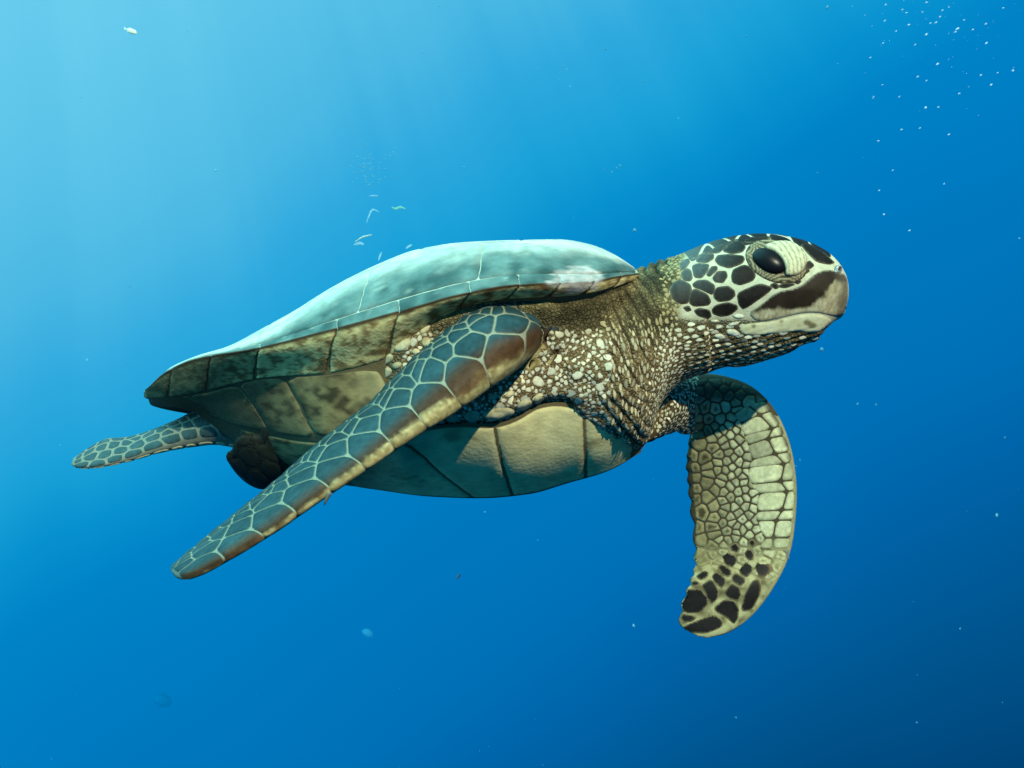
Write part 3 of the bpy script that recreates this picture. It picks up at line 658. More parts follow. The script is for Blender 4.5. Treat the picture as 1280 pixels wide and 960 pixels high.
# socket skin round the eye
def sock_col(v2, d, base):
    nA = fbm(base, 160, 101); r = np.abs(np.sin(d * 1.15 + nA * 1.5))
    return mix(np.array([.05, .035, .02]), np.array([.30, .25, .14]), smooth(r, .55, .95) * smooth(d, 1.0, 3))
eye_lift = lambda a, b: cam_lift(a, b, -.10)
socket = patch('eye_socket', ellipse(970.5, 327, 41, 26.5, math.radians(20)), 2.0, eye_lift, .0020, .0006, 5.0, sock_col, M_WEB, body, head_mirror)
M_EYE = plain('wet_black_eye', (.005, .005, .006), .3, .12)
def eyeball(mir):
    c3, n3 = cam_lift(961.5, 326.5, -.10); u = np.array([1, .0, -.80]); u -= n3 * (u @ n3); u /= np.linalg.norm(u); v = np.cross(n3, u)
    R = []; 
    for i in range(17):
        al = math.pi * i / 16; R.append([c3 + n3 * (.0090 * math.cos(al) + .0005) + (u * math.cos(be) * .0235 + v * math.sin(be) * .0160) * max(math.sin(al), .02) for be in np.linspace(0, 2 * math.pi, 28, endpoint=False)])
    V, F = tube(np.array(R))
    if mir: V = head_mirror(V); F = [f[::-1] for f in F]
    return mesh_obj('eye', V, F, M_EYE, turtle)
eyes = [eyeball(False), eyeball(True)]
LID = [(655,152),(690,128),(750,108),(830,108),(890,148),(932,210),(917,282),(870,322),(790,327),(792,280),(772,230),(730,190)]
def lid_col(v2, d, base):
    x = (v2[:, 0] - 820) / .2031; y = (v2[:, 1] - 280) / .2031; nA = fbm(base, 90, 103)
    r = np.hypot((x - 640) * .9, (y - 330) * .75) ; st = np.abs(np.sin(r / 7.5 + nA * 2.0))
    c = mix(np.array([.22, .17, .085]), np.array([.50, .45, .27]), smooth(st * .7 + fbm(base, 300, 104) * .5, .2, .8))
    return mix(np.array([.12, .09, .05]), c, smooth(d, .2, 1.2))
def lid_lift(a, b):
    p, n = cam_lift(a, b, -.10); k = 1 - min(((a - 972) / 40) ** 2 + ((b - 327) / 26) ** 2, 1)
    return p + n * (.0066 * k ** .6), n
for e_, mir in zip(eyes, (False, True)):
    v2, fs, d = flat_patch(chaikin(hp(LID), 2), 1.8); q = [lid_lift(a, b) for a, b in v2]; pos = np.array([x[0] for x in q]); nr = np.array([x[1] for x in q])
    x = (v2[:, 0] - 820) / .2031; y = (v2[:, 1] - 280) / .2031; r = np.hypot((x - 640) * .9, (y - 330) * .75); st = np.abs(np.sin(r / 7.5 + fbm(pos, 90, 103) * 2))
    c_ = lid_col(v2, d, pos); pos = pos + nr * (.0028 * (1 - (1 - np.clip(d / 2.5, 0, 1)) ** 2) - .0008 + .0006 * st)[:, None]
    if sum(np.dot(np.cross(pos[f[1]] - pos[f[0]], pos[f[2]] - pos[f[0]]), nr[f[0]]) for f in fs) < 0: fs = [f[::-1] for f in fs]
    mesh_obj('eyelid', head_mirror(pos) if mir else pos, [f[::-1] for f in fs] if mir else fs, M_SCALE, e_, c_)
patch('nostril', ellipse(1047.5, 337, 5.5, 6.5, .3, 14), 1.4, lambda a, b: cam_lift(a, b, -.07), .003, .001, 3, lambda v2, d, base: mix(np.array([.05, .04, .03]), np.array([.42, .44, .40]), smooth(np.abs(d - 2.0), 2.0, .4)), M_SKIN, body, head_mirror)

# ------------------------------------------------------------------ flippers: scales
def flip_scales(fl, name, seeds, bound, gap, step, height, colfn, side=1, round_=2, rr=.2):
    """domain: x metres along the limb, y = phi * local girth scale"""
    def lf(a, b):
        u = float(fl.u_of_len(a)); ph = b / GS
        p = fl.at(np.array(u), np.array(ph * side)); return snap(p)
    k = 0
    for c in voronoi(seeds, bound, gap):
        if c is None or abs(area(c)) < 2.2e-5: continue
        patch(name, chaikin(c, round_, rr), step, lf, height, .0003, max(.0018, height * 2.4), lambda v2, d, base, k=k: colfn(v2, d, base, k), M_SCALE, body); k += 1
    return k
GS = 0.115
Ln = near_fl.len[-1]
def near_col(v2, d, base, k):
    ph = v2[:, 1] / GS; nA = fbm(base, 60, 110 + k % 7); nB = fbm(base, 200, 120)
    c = mix(np.array([.012, .034, .038]), np.array([.026, .066, .072]), nA)  # teal of the upper face: cyan overhead light put into the scale colour
    pu = ph + .15 * smooth(v2[:, 0] / Ln, .3, .62); c = mix(np.array([.055, .026, .011]), c, smooth(pu, .24, .40))
    lead = smooth(np.interp(v2[:, 0] / Ln, [0, .5, .75, 1], [.125, .115, .05, -.05]) + (nA - .5) * .09 + (nB - .5) * .05 + .03 * math.sin(k * 2.7) - ph, 0, .06); c = mix(c, mix(np.array([.28, .21, .08]), np.array([.46, .38, .17]), smooth(nB, .3, .7)), lead)
    c = mix(c, np.array([.20, .12, .05]), (1 - lead) * smooth(.20 - pu + (nA - .5) * .12, 0, .12) * .6)
    sk = fbm(np.stack([v2[:, 0] * 130, v2[:, 1] * 900, 0 * ph], 1), 1.0, 130 + k % 9); c = c * (.72 + .3 * random.Random(k * 7 + 1).random() + .5 * (sk - .35))[:, None]
    c = mix(np.array([.20, .19, .12]), c, smooth(d, .0, .0007)) * (0.8 + .4 * nB)[:, None]
    return c
seeds = []
xs = [.03, .075, .112, .15, .196, .244, .292, .338, .384, .43, .47, .515, .552]
for i, x in enumerate(xs): seeds.append((x * Ln / .575, GS * (.235 + .02 * math.sin(i * 2.1))))
for i in range(len(xs)):
    x0 = xs[i] * Ln / .575; x1 = (xs[i + 1] if i + 1 < len(xs) else .575) * Ln / .575
    seeds.append((x0 * .45 + x1 * .55, GS * (.475 + .025 * math.sin(i * 1.7))))
for row, (ph, sp) in enumerate(((.60, .026), (.69, .022), (.775, .02), (.86, .02), (.945, .026))):
    x = .01 + row * .009
    while x < Ln:
        seeds.append((x + random.uniform(-.005, .005), GS * (ph + random.uniform(-.025, .025)))); x += sp * random.uniform(.8, 1.25)
nbound = [(-.005, GS * .03), (Ln * .99, GS * .03), (Ln * .99, GS * .99), (-.005, GS * .99)]
nb2 = [(-.005, GS * -.14), (Ln * .997, GS * -.14), (Ln * .997, GS * .99), (-.005, GS * .99)]
flip_scales(near_fl, 'flipper_scale', seeds, nb2, .0003, .0042, .0015, near_col, 1, 1, .12)
# underside of the near flipper and upper side of the far one
def vent_col(v2, d, base, k):
    nA = fbm(base, 60, 130 + k % 5); c = mix(np.array([.42, .40, .20]), np.array([.55, .52, .30]), nA)
    return mix(np.array([.14, .11, .05]), c, smooth(d, .0, .0010))
def rows_for(L, rows):
    s_ = []
    for r_, (ph, sp) in enumerate(rows):
        x = .01 + (r_ % 2) * sp * .5
        while x < L: s_.append((x + random.uniform(-.004, .004), GS * (ph + random.uniform(-.03, .03)))); x += sp * random.uniform(.85, 1.2)
    return s_
flip_scales(near_fl, 'flipper_scale', rows_for(Ln, ((.26, .045), (.45, .04), (.64, .035), (.85, .04))), [(-.005, GS * .15), (Ln * .99, GS * .15), (Ln * .99, GS * .99), (-.005, GS * .99)], .0012, .006, .0008, vent_col, -1)
Lf = far_fl.len[-1]
fb_ = [(-.005, GS * .04), (Lf * .99, GS * .04), (Lf * .99, GS * .98), (-.005, GS * .98)]
def dors_col(v2, d, base, k):
    nA = fbm(base, 60, 140 + k % 5); c = mix(np.array([.03, .026, .018]), np.array([.07, .06, .04]), nA)
    return mix(np.array([.30, .27, .17]), c, smooth(d, .0, .0010))
flip_scales(far_fl, 'flipper_scale', rows_for(Lf, ((.12, .036), (.32, .04), (.55, .04), (.8, .04))), fb_, .002, .006, .0010, dors_col, 1)
# hind flippers
def hind_col(v2, d, base, k):
    nA = fbm(base, 60, 150 + k % 5); c = mix(np.array([.014, .036, .038]), np.array([.035, .075, .078]), nA)
    return mix(np.array([.40, .36, .24]), c, smooth(d, .0, .0010))
Lh = far_hind.len[-1]; hb = [(.03, GS * .04), (Lh * .98, GS * .04), (Lh * .98, GS * .97), (.03, GS * .97)]
flip_scales(far_hind, 'hind_flipper_scale', rows_for(Lh, ((.17, .024), (.36, .02), (.55, .018), (.75, .02), (.92, .022))), hb, .0005, .0045, .0006, hind_col, 1)
flip_scales(far_hind, 'hind_flipper_scale', rows_for(Lh, ((.12, .02), (.3, .022), (.6, .022), (.85, .022))), hb, .002, .005, .0009, vent_col, -1)
Lq = near_hind.len[-1]; hb2 = [(.0, GS * .04), (Lq * .98, GS * .04), (Lq * .98, GS * .97), (.0, GS * .97)]
def dimv(v2, d, base, k): return vent_col(v2, d, base, k) * np.array([.03, .04, .05])  # shade on the folded hind flipper put into its scale colour
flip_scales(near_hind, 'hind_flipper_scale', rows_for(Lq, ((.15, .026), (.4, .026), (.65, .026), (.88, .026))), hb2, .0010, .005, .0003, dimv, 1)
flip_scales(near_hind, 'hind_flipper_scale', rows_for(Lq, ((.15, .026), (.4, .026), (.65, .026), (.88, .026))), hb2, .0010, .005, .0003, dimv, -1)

# underside of the far flipper, which faces the camera: traced dark tip scales and a net of paler ones
def fp(pts): return [(820 + x * .18755, 630 + y * .18755) for x, y in pts]
TIP = [[(186,600),(215,573),(290,568),(337,620),(342,660),(300,717),(220,724),(168,702),(175,660)], [(168,760),(187,733),(272,750),(240,780),(197,787)], [(182,815),(280,780),(380,738),(442,780),(432,822),(330,858),(222,853)],
       [(303,550),(360,508),(392,530),(415,590),(402,630),(370,663),(343,620),(323,570)], [(393,690),(460,638),(527,653),(547,700),(542,760),(515,797),(468,747),(403,717)], [(456,590),(505,533),(552,560),(562,600),(546,642),(488,622)],
       [(568,690),(600,590),(640,518),(682,503),(700,540),(690,600),(645,692),(588,712)], [(376,485),(405,453),(457,500),(462,525),(435,559),(398,520)], [(418,425),(440,403),(492,440),(499,465),(475,485),(438,457)],
       [(443,355),(470,323),(532,350),(537,385),(510,422),(463,397)], [(510,490),(535,463),(587,495),(587,520),(560,545),(518,517)], [(558,435),(600,390),(639,410),(639,450),(605,484),(568,467)],
       [(660,420),(685,388),(745,393),(785,430),(755,478),(710,496),(674,474)], [(268,480),(320,448),(347,460),(337,487),(300,505)], [(228,530),(260,513),(292,530),(260,547)],
       [(595,325),(620,301),(647,330),(647,365),(625,377),(603,350)], [(498,280),(530,263),(554,290),(540,317),(508,307)], [(618,255),(640,236),(662,258),(645,287)]]
tipc = np.array([np.mean(fp(t), 0) for t in TIP])
far_lift = lambda a, b: cam_lift(a, b, .075)
def tip_col(v2, d, base):
    nA = fbm(base, 120, 160); edge = smooth(d, .3, 1.6); warm = smooth(v2[:, 0], 935, 950)
    c = mix(np.array([.010, .009, .008]), np.array([.13, .085, .035]), warm * smooth(2.5 + (nA - .5) * 5 + (v2[:, 0] - 940) * .25 - d, 0, 5))
    return mix(np.array([.20, .17, .08]), c, edge)
for t in TIP: patch('flipper_tip_scale', chaikin(grow(fp(t), 2.0), 2, .17), 2.0, far_lift, .0007, .0003, 1.4, tip_col, M_SCALE, body)
OUT = [(872,476),(880,473),(905,473),(935,483),(958,502),(976,530),(988,562),(993,600),(993,640),(987,688),(975,718),(962,726),(935,716),(908,708),(884,706),(871,712),(868,700),(869,650),(866,612),(863,580),(863,556),(866,540),(868,520),(868,490)]
OUT = np.array(OUT, float)
def leadx(y): return np.interp(y, [470, 483, 502, 530, 562, 600, 640, 688, 720], [890, 935, 958, 976, 988, 993, 993, 986, 968])
YB = [500, 513, 531, 544, 564, 577, 600, 613, 637, 650, 672, 686]
R3 = random.Random(3); ROWS = []
INN = np.array([leadx(y) - np.interp(y, [500, 540, 600, 690], [34, 46, 48, 34]) + R3.uniform(-7, 5) for y in YB])
for k in range(len(YB) - 1):
    y0, y1 = YB[k], YB[k + 1]; sl = float(np.interp(y0, [500, 560, 620], [16, 9, 1])); x0 = leadx(y0) - .2; x1 = leadx(y1) - .2
    sp0 = 15 + 7 * R3.random() if k == 0 else sp1; sp1 = 8 + 15 * R3.random(); g = .55; sl += R3.uniform(-2, 2); i0, i1 = INN[k], INN[k + 1]
    ROWS.append([(x0 - sp0 + g, y0 + sl * .35 + g), (x0, y0 + g), (x1, y1 - g), (x1 - sp1 + g, y1 + sl * .35 - g)])
    ROWS.append([(i0 + g, y0 + sl + g), (x0 - sp0 - g, y0 + sl * .35 + g), (x1 - sp1 - g, y1 + sl * .35 - g), (i1 + g, y1 + sl - g), ((i0 + i1) / 2 - 3, (y0 + y1) / 2 + sl)])
def rad(x, y):
    e = leadx(y) - x; tr = x - np.interp(y, [540, 560, 600, 700], [845, 860, 866, 868])
    if y < 530: return 8.5
    if tr < 20: return 11.5
    return float(np.interp(e, [30, 70, 110], [9.5, 5.6, 7.5]))
cand = []; fs_ = []
R2 = random.Random(5)
for _ in range(9000):
    x, y = R2.uniform(838, 995), R2.uniform(470, 722)
    if not inside(OUT, np.array([[x, y]]))[0]: continue
    r = rad(x, y)
    if 504 < y < 688 and x > np.interp(y, YB, INN) - 3: continue
    if np.min(np.hypot(tipc[:, 0] - x, tipc[:, 1] - y)) < 10: continue
    ok = True
    for (a, b, q) in fs_:
        dx, dy = x - a, y - b; dd = math.hypot(dx * .85, dy * 1.15)
        if dd < (r + q) * .62: ok = False; break
    if ok: fs_.append((x, y, r))
allseeds = [(a, b) for a, b, _ in fs_] + [tuple(t) for t in tipc]
def netc(k):
    q = random.Random(k)
    spot = q.random() < .45; bright = q.uniform(.6, 1.12)
    def f(v2, d, base):
        nA = fbm(base, 80, 170); x0, y0 = v2.mean(0); e = leadx(y0) - x0; c = mix(mix(np.array([.40, .42, .22]), np.array([.56, .58, .36]), nA), np.array([.22, .18, .065]), 0 * nA + .75 * smooth(e, 60, 112)) * bright
        if (e > 60 and spot) or (k < 900 and y0 > 640 and random.Random(int(x0 * 7 + y0)).random() < .75): c = mix(c, np.array([.04, .03, .013]), smooth(d + (nA - .5) * 3, 2.4, 5.0) * .9)
        if y0 > 660: c = mix(c, np.array([.30, .27, .11]), smooth(y0, 660, 710) * .5 + 0 * nA)
        top = smooth(6 - (d * 0 + (leadx(v2[:, 1]) - v2[:, 0])) + (nA - .5) * 6, -3, 5) * (1 - smooth(v2[:, 1], 560, 600)); c = mix(c, np.array([.05, .035, .02]), top)
        if y0 < 505: c = mix(c, np.array([.03, .028, .02]), smooth(505 - v2[:, 1] + (nA - .5) * 8, -2, 12) * .85)
        c = c * (.75 + .5 * fbm(base, 220, 171))[:, None]
        return mix(np.array([.12, .095, .04]), c, smooth(d, .1, 1.4))
    return f
OUT2 = np.array([p for p in OUT if not (500 < p[1] < 690 and p[0] > 940)] )
io = [tuple(p) for p in OUT[:5]] + [(float(np.interp(y, YB, INN)) - .3, y + float(np.interp(y, [500, 560, 620], [16, 9, 1]))) for y in YB] + [tuple(p) for p in OUT[9:]]
OUT2 = np.array(io)
for k, r_ in enumerate(ROWS):
    patch('flipper_scale', chaikin(r_, 2, .16), 2.4, lambda a, b: cam_lift(a, b, .09), .0008, .0003, 1.6, netc(900 + k), M_SCALE, body)
for k, c in enumerate(voronoi(allseeds, [(836, 466), (998, 466), (998, 726), (836, 726)], 1.1)):
    if c is None or k >= len(fs_): continue
    c = c[inside(OUT, c) | True]
    # clip the cell to the flipper's outline by pulling stray corners in
    cen = np.array(fs_[k][:2]); q = []
    for p in resample(c, 2.0):
        t = 1.0
        while t > .1 and not inside(OUT2, (cen + (p - cen) * t)[None])[0]: t -= .06
        q.append(cen + (p - cen) * t)
    q = np.array(q)
    if abs(area(q)) < 14: continue
    patch('flipper_scale', chaikin(q, 1), 2.4, lambda a, b: cam_lift(a, b, .05 + .05 * float(smooth(a, 860, 950)) if b < 560 else .10), .0008, .0003, 1.6, netc(k), M_SCALE, body)

# claws on the leading edges
def claw(p, d1, n1_, L, r):
    R = []; p = np.array(p); d1 = np.array(d1, float); d1 /= np.linalg.norm(d1); s1 = np.cross(d1, n1_); s1 /= np.linalg.norm(s1); t1 = np.cross(s1, d1)
    for i in range(7):
        f = i / 6; c = p + d1 * L * f + t1 * L * .25 * f * f; rr = r * (1 - f) ** .7 + .0004
        R.append([c + s1 * math.cos(a) * rr * .6 + t1 * math.sin(a) * rr for a in np.linspace(0, 2 * math.pi, 10, endpoint=False)])
    V, F = tube(np.array(R)); mesh_obj('claw', V, F, M_SCALE, body, np.tile(np.array([.16, .17, .13]), (len(V), 1)))
pc, _ = snap(P(411, 613, -.34)); claw(pc, (-.35, -.1, -.8), (0, 1, 0), .016, .005)
pc, _ = snap(P(986, 688, .09)); claw(pc, (.1, 0, -1), (1, 0, 0), .014, .004)

# ------------------------------------------------------------------ pebbled skin of throat, neck and shoulder
armp = (LAB == FF) & (bpx < 872) & (bpy_ < 552)
bc_arm = np.where(armp)[0]
order = rng.permutation(np.where((ishead & (bpx > 505)) | armp)[0]); grid = {}; cell = .006
PVt = []; PFt = []; PCt = []; cnt = 0
under_shell = {}
nC_ = len(order[:60000])
for step_, i in enumerate(np.concatenate([order[:14000], order[:60000]])):
    p = BV[i]; x, y = bpx[i], bpy_[i]
    onhead = headw[i] > .5; thx = y - (398 + (x - 860) * .03 * 1.0)
    if onhead and thx < 6 + max(0, (x - 925) * .14): continue
    if onhead and x > 1022: continue
    if onhead: r, asp, el_ = .0028 + .0016 * float(smooth(40 - thx, 0, 30)), 2.1, 0
    elif neckw[i] > .15 + .7 * random.random(): r, asp, el_ = (.0024 + .0018 * random.random(), 2.4, 1)
    else:
        if y < 415 and LAB[i] == TO: continue
        r, asp, el_ = ((.0048 + .0030 * random.random()) if step_ < 14000 and random.random() < .12 and x < 765 else .0021 + .0016 * random.random(), 1.3, 2)
        if step_ < 14000 and r < .0048: continue
    if el_ == 1 and (y < 400 or random.random() < .5): continue
    if el_ == 1 and wr[i] < .4: continue
    g = tuple(np.floor(p / cell).astype(int)); bad = False
    for dx in (-2, -1, 0, 1, 2):
        for dy in (-2, -1, 0, 1, 2):
            for dz in (-2, -1, 0, 1, 2):
                for (q, rq) in grid.get((g[0] + dx, g[1] + dy, g[2] + dz), ()):
                    dv = p - q
                    if el_ == 0: dv = dv * np.array([.62, 1, 1.25])
                    elif el_ == 1: dv = dv * np.array([1.2, .8, .75])
                    if dv @ dv < ((r + rq) * .90) ** 2: bad = True; break
                if bad: break
            if bad: break
        if bad: break
    if bad: continue
    grid.setdefault(g, []).append((p, r)); n = BN[i]
    e1 = np.array([1.0, 0, .05]) if el_ == 0 else (np.array([.25, -.3, -1.0]) if el_ == 1 else rng.normal(size=3))
    e1 = e1 - n * (e1 @ n); e1 /= np.linalg.norm(e1) + 1e-9; e2 = np.cross(n, e1)
    ra, rb = r * math.sqrt(asp), r / math.sqrt(asp); b = len(PVt); m = 9; ph0 = random.random()
    warm = random.random(); hk = (1.0, .6, 1.0)[el_]
    light = (np.array([.70, .66, .46]) if el_ != 1 else np.array([.52, .46, .28])) * random.uniform(.72, 1.06)
    if y < 440 and el_ != 0: light = mix(light, OLIVE * 1.5, float(smooth(440 - y, 0, 50)))
    for ring, (k, h) in enumerate(((1.05, -.0002), (.78, .00013), (.42, .00017))):
        for j in range(m):
            a = (j + ph0) * 2 * math.pi / m; jit = 1 + .12 * math.sin(a * 3 + warm * 9)
            PVt.append(p + e1 * math.cos(a) * ra * k * jit + e2 * math.sin(a) * rb * k * jit + n * h); PCt.append(np.array([.17, .115, .05]) if ring == 0 else light * (.9 if ring == 1 else 1.0))
    PVt.append(p + n * .00019); PCt.append(light)
    for j in range(m):
        k = (j + 1) % m
        for rr_ in (0, 1): PFt.append([b + rr_ * m + j, b + rr_ * m + k, b + (rr_ + 1) * m + k, b + (rr_ + 1) * m + j])
        PFt.append([b + 2 * m + j, b + 2 * m + k, b + 3 * m])
    cnt += 1
print('pebbles', cnt)
peb = mesh_obj('skin_pebbles', np.array(PVt), PFt, M_SCALE, body, np.array(PCt)); peb['kind'] = 'stuff'
# the larger ovals along the bridge and above the plastron
OV = [(503,431,13,8,-.5),(479,450,14,8,-.4),(531,411,9,5,-.8),(533,428,7,7,-.5),(473,467,18,10,-.2),(496,457,7,5,-.3),(623,517,21,8,-.12),(655,506,11,7,-.5),(590,521,11,7,.1),(673,497,8,5,-.7),(617,496,8,4,-.2),(637,493,7,4.5,-.5),(520,440,6,5,0),(452,470,9,7,.2),(566,523,9,6,.1)]
for (x, y, a, b, an) in OV:
    def ovl(u, v):
        p, n = cam_lift(u, v, -.19); return p, n
    patch('skin_scute', ellipse(x, y, a, b, an, 20), 2.2, ovl, .0018, .001, 2.5, lambda v2, d, base: mix(np.array([.22, .16, .07]), mix(np.array([.62, .56, .34]), np.array([.42, .36, .17]), fbm(base, 90, 180)), smooth(d, .1, 1.5)), M_SCALE, body)

# ------------------------------------------------------------------ things adrift in the water
def thing_mesh(name, V, F, mat, loc, label, cat, group=None, rot=(0, 0, 0), scale=1.0, me_=None):
    if me_ is None:
        me_ = bpy.data.meshes.new(name); me_.from_pydata([tuple(map(float, v)) for v in V], [], [list(map(int, f)) for f in F]); me_.update()
        me_.polygons.foreach_set('use_smooth', np.ones(len(me_.polygons), bool)); me_.materials.append(mat)
    o = bpy.data.objects.new(name, me_); COL.objects.link(o); o.location = loc; o.rotation_euler = rot; o.scale = (scale,) * 3
    o['label'] = label; o['category'] = cat
    if group: o['group'] = group
    return o
def blob(a, b, c, seed, amp=.25, nu=9, nr=10):
    R = []
    q = np.random.default_rng(seed)
    for i in range(nu):
        al = math.pi * (i + .02) / (nu - 1 + .04); R.append([[a * math.cos(al), b * math.sin(al) * math.cos(t), c * math.sin(al) * math.sin(t)] for t in np.linspace(0, 2 * math.pi, nr, endpoint=False)])
    V, F = tube(np.array(R)); V = V * (1 + amp * (fbm(V / a, 1.6, seed) - .5) * 2)[:, None]; return V, F
M_BUB = plain('bubble_white', (.55, .72, .78), .2, .6)
M_FLECK = plain('pale_fleck', (.10, .34, .42), .6, .3)
bub = [thing for thing in ()]
bme = None
q = random.Random(11)
SPOT = [(1197,36,3.4),(1158,43,2.8),(1136,31,2.4),(1170,28,2.4),(1194,40,2.3),(1233,54,2.5),(1172,80,2.8),(1239,106,2.6),(1147,96,2.3),(1199,117,2.1),(1226,94,2.2),(1266,88,2.4),(1247,91,1.9),(1158,3,2.2),(1178,13,2),(1186,9,1.7),(1232,30,2.2),(1216,37,2),(1205,25,1.8),(1163,29,1.9),(1153,15,1.7),(1133,16,1.9),(1128,12,1.6),(1106,26,1.9),(1107,6,1.7),(1120,39,1.8),(1157,134,2),(1173,134,2),(1124,121,1.8),(1104,54,1.7),(1144,56,1.7),(1088,72,1.6),(1254,10,1.7),(1158,101,1.8),(1175,21,1.9),(1103,106,1.6),(1186,168,2.2),(1157,135,1.8),(1127,162,2),(1098,176,2),(1099,238,1.8),(1105,268,2),(1137,288,2),(1116,213,1.5),(1150,160,1.6),(1180,230,1.5),(1092,121,1.6)]
for _ in range(60): SPOT.append((q.gauss(1175, 60), abs(q.gauss(40, 45)), q.uniform(.35, .75)))
for (x, y, s_) in SPOT:
    if not (0 < x < 1279 and 0 < y < 400): continue
    dep = q.uniform(.5, 1.6); L = s_ * .80 * S * (D + dep) / D
    if bme is None:
        V, F = blob(1, .34, .34, 3, .1); bo = thing_mesh('air_bubble', V, F, M_BUB, P(x, y, dep), '', ''); bme = bo.data
    else: bo = thing_mesh('air_bubble', None, None, None, P(x, y, dep), '', '', me_=bme)
    bo.scale = (L,) * 3; bo.rotation_euler = (0, math.radians(-32 + q.uniform(-8, 8)), q.uniform(-.3, .3))
    bo['label'] = 'tiny bright air bubble in the loose swarm high ahead of the turtle'; bo['category'] = 'bubble'; bo['group'] = 'air bubbles ahead of the turtle'
FL = [(793,288,4.5),(1027,437,5),(792,782,4),(1034,9,4),(757,61,2.5),(580,209,3.2),(775,207,2.5),(709,87,2),(704,82,2),(803,101,2),(933,45,2),(1047,80,2),(848,148,2),(672,88,1.8),(690,163,1.6),(713,108,1.8),(1091,123,2.5),(1022,216,1.6),(1105,268,2),(1274,298,2.5),(307,160,1.8),(550,7,2.2),(102,122,1.6),(543,123,1.6),(234,39,1.5),(528,66,1.6),(180,278,1.6),(162,358,2),(93,420,1.6),(52,439,1.5),(109,450,3),(270,213,4),(75,556,1.5),(1246,644,4),(1095,506,2.5),(1072,505,2.5),(1256,547,2),(1000,575,1.8),(1200,786,2),(1146,903,2),(920,897,2),(765,215,2),(771,210,2.3),(755,212,1.8),(700,100,1.6),(455,605,1.5),(606,640,1.8),(672,675,1.5),(995,583,1.5),(950,720,2)]
for _ in range(45): FL.append((q.uniform(0, 1279), q.uniform(0, 959), q.uniform(.5, .9)))
fme = None
for (x, y, s_) in FL:
    dep = q.uniform(.8, 3.2); L = s_ * .55 * S * (D + dep) / D
    if fme is None:
        V, F = blob(1, .5, .7, 8, .35); fo = thing_mesh('drifting_fleck', V, F, M_FLECK, P(x, y, dep), '', ''); fme = fo.data
    else: fo = thing_mesh('drifting_fleck', None, None, None, P(x, y, dep), '', '', me_=fme)
    fo.scale = (L,) * 3; fo.rotation_euler = (q.uniform(0, 6), q.uniform(0, 6), q.uniform(0, 6))
    fo['label'] = 'tiny pale fleck drifting in the open water around the turtle'; fo['category'] = 'fleck'; fo['group'] = 'flecks drifting in the water'

# small fish, each with body, tail and fins
def fish(px, py, dep, L, colr, roll, yaw, label, name='small_fish', grp=None):
    m = plain('fish_' + label[:12], colr, .45, .4); c = P(px, py, dep)
    e = bpy.data.objects.new(name, None); COL.objects.link(e); e.location = c; e.rotation_euler = (0, roll, yaw); e.empty_display_size = .02
    e['label'] = label; e['category'] = 'fish'
    if grp: e['group'] = grp
    R = []
    for i in range(11):
        f = i / 10; hh = L * .16 * math.sin(math.pi * f ** .75) ** .8 + L * .012
        R.append([[L * (.5 - f * .85), hh * .42 * math.cos(t), hh * math.sin(t)] for t in np.linspace(0, 2 * math.pi, 12, endpoint=False)])
    V, F = tube(np.array(R))
    def add(n_, V, F):
        me2 = bpy.data.meshes.new(n_); me2.from_pydata([tuple(map(float, v)) for v in V], [], F); me2.update(); me2.materials.append(m)
        me2.polygons.foreach_set('use_smooth', np.ones(len(me2.polygons), bool)); o = bpy.data.objects.new(n_, me2); COL.objects.link(o); o.parent = e
    add('fish_body', V, [list(map(int, f)) for f in F])
    def slab(n_, pts, t=L * .008):
        k = len(pts); V = [(x, -t, z) for x, z in pts] + [(x, t, z) for x, z in pts]
        add(n_, V, [list(range(k))[::-1], list(range(k, 2 * k))] + [[i, (i + 1) % k, k + (i + 1) % k, k + i] for i in range(k)])
    slab('tail_fin', [(-.33 * L, .015 * L), (-.5 * L, .12 * L), (-.45 * L, 0), (-.5 * L, -.12 * L), (-.33 * L, -.015 * L)])
    slab('dorsal_fin', [(.2 * L, .13 * L), (.0, .2 * L), (-.22 * L, .13 * L), (-.2 * L, .07 * L), (.15 * L, .11 * L)])
    slab('anal_fin', [(.0, -.13 * L), (-.12 * L, -.19 * L), (-.24 * L, -.1 * L), (-.1 * L, -.1 * L)])
fish(163, 38.5, 1.2, .034, (.62, .80, .60), math.radians(20), 0, 'pale yellow-green small fish high above the tail of the turtle')
fish(573, 721, 1.5, .020, (.02, .03, .04), math.radians(-40), .9, 'dark small fish below the belly of the turtle')
# torn scraps of weed and jelly rising over the shell
def scrap(name, pts, width, mat, label, cat, grp=None, thick=.0006):
    Pm = np.array([P(*p) for p in pts]); C_ = catmull(Pm, 14); c0 = C_.mean(0); n = len(C_); R = []
    for i in range(n):
        t = C_[min(i + 1, n - 1)] - C_[max(i - 1, 0)]; t /= np.linalg.norm(t) + 1e-9; s1 = np.cross(t, [0, 1, 0]); s1 /= np.linalg.norm(s1) + 1e-9; n1 = np.cross(s1, t)
        wdt = width * (math.sin(math.pi * (i + .4) / n) ** .7) * (1 + .3 * math.sin(i * 2.3))
        R.append([C_[i] - c0 + s1 * wdt * math.cos(a) + n1 * (thick + wdt * .25) * math.sin(a) for a in np.linspace(0, 2 * math.pi, 8, endpoint=False)])
    V, F = tube(np.array(R)); return thing_mesh(name, V, F, mat, c0, label, cat, grp)
M_WISP = plain('pale_jelly', (.45, .70, .74), .3, .2, 0, .30); M_WEED = plain('green_weed', (.22, .58, .40), .6, .2, 0, .5)
scrap('weed_scrap', [(443,303,.9),(452,297,.9),(458,295,.9),(465,293.5,.9)], .0016, plain('lit_scrap', (.5, .66, .5), .5, .3, 0, .8), 'curled pale scrap floating just above the slope of the shell', 'scrap')
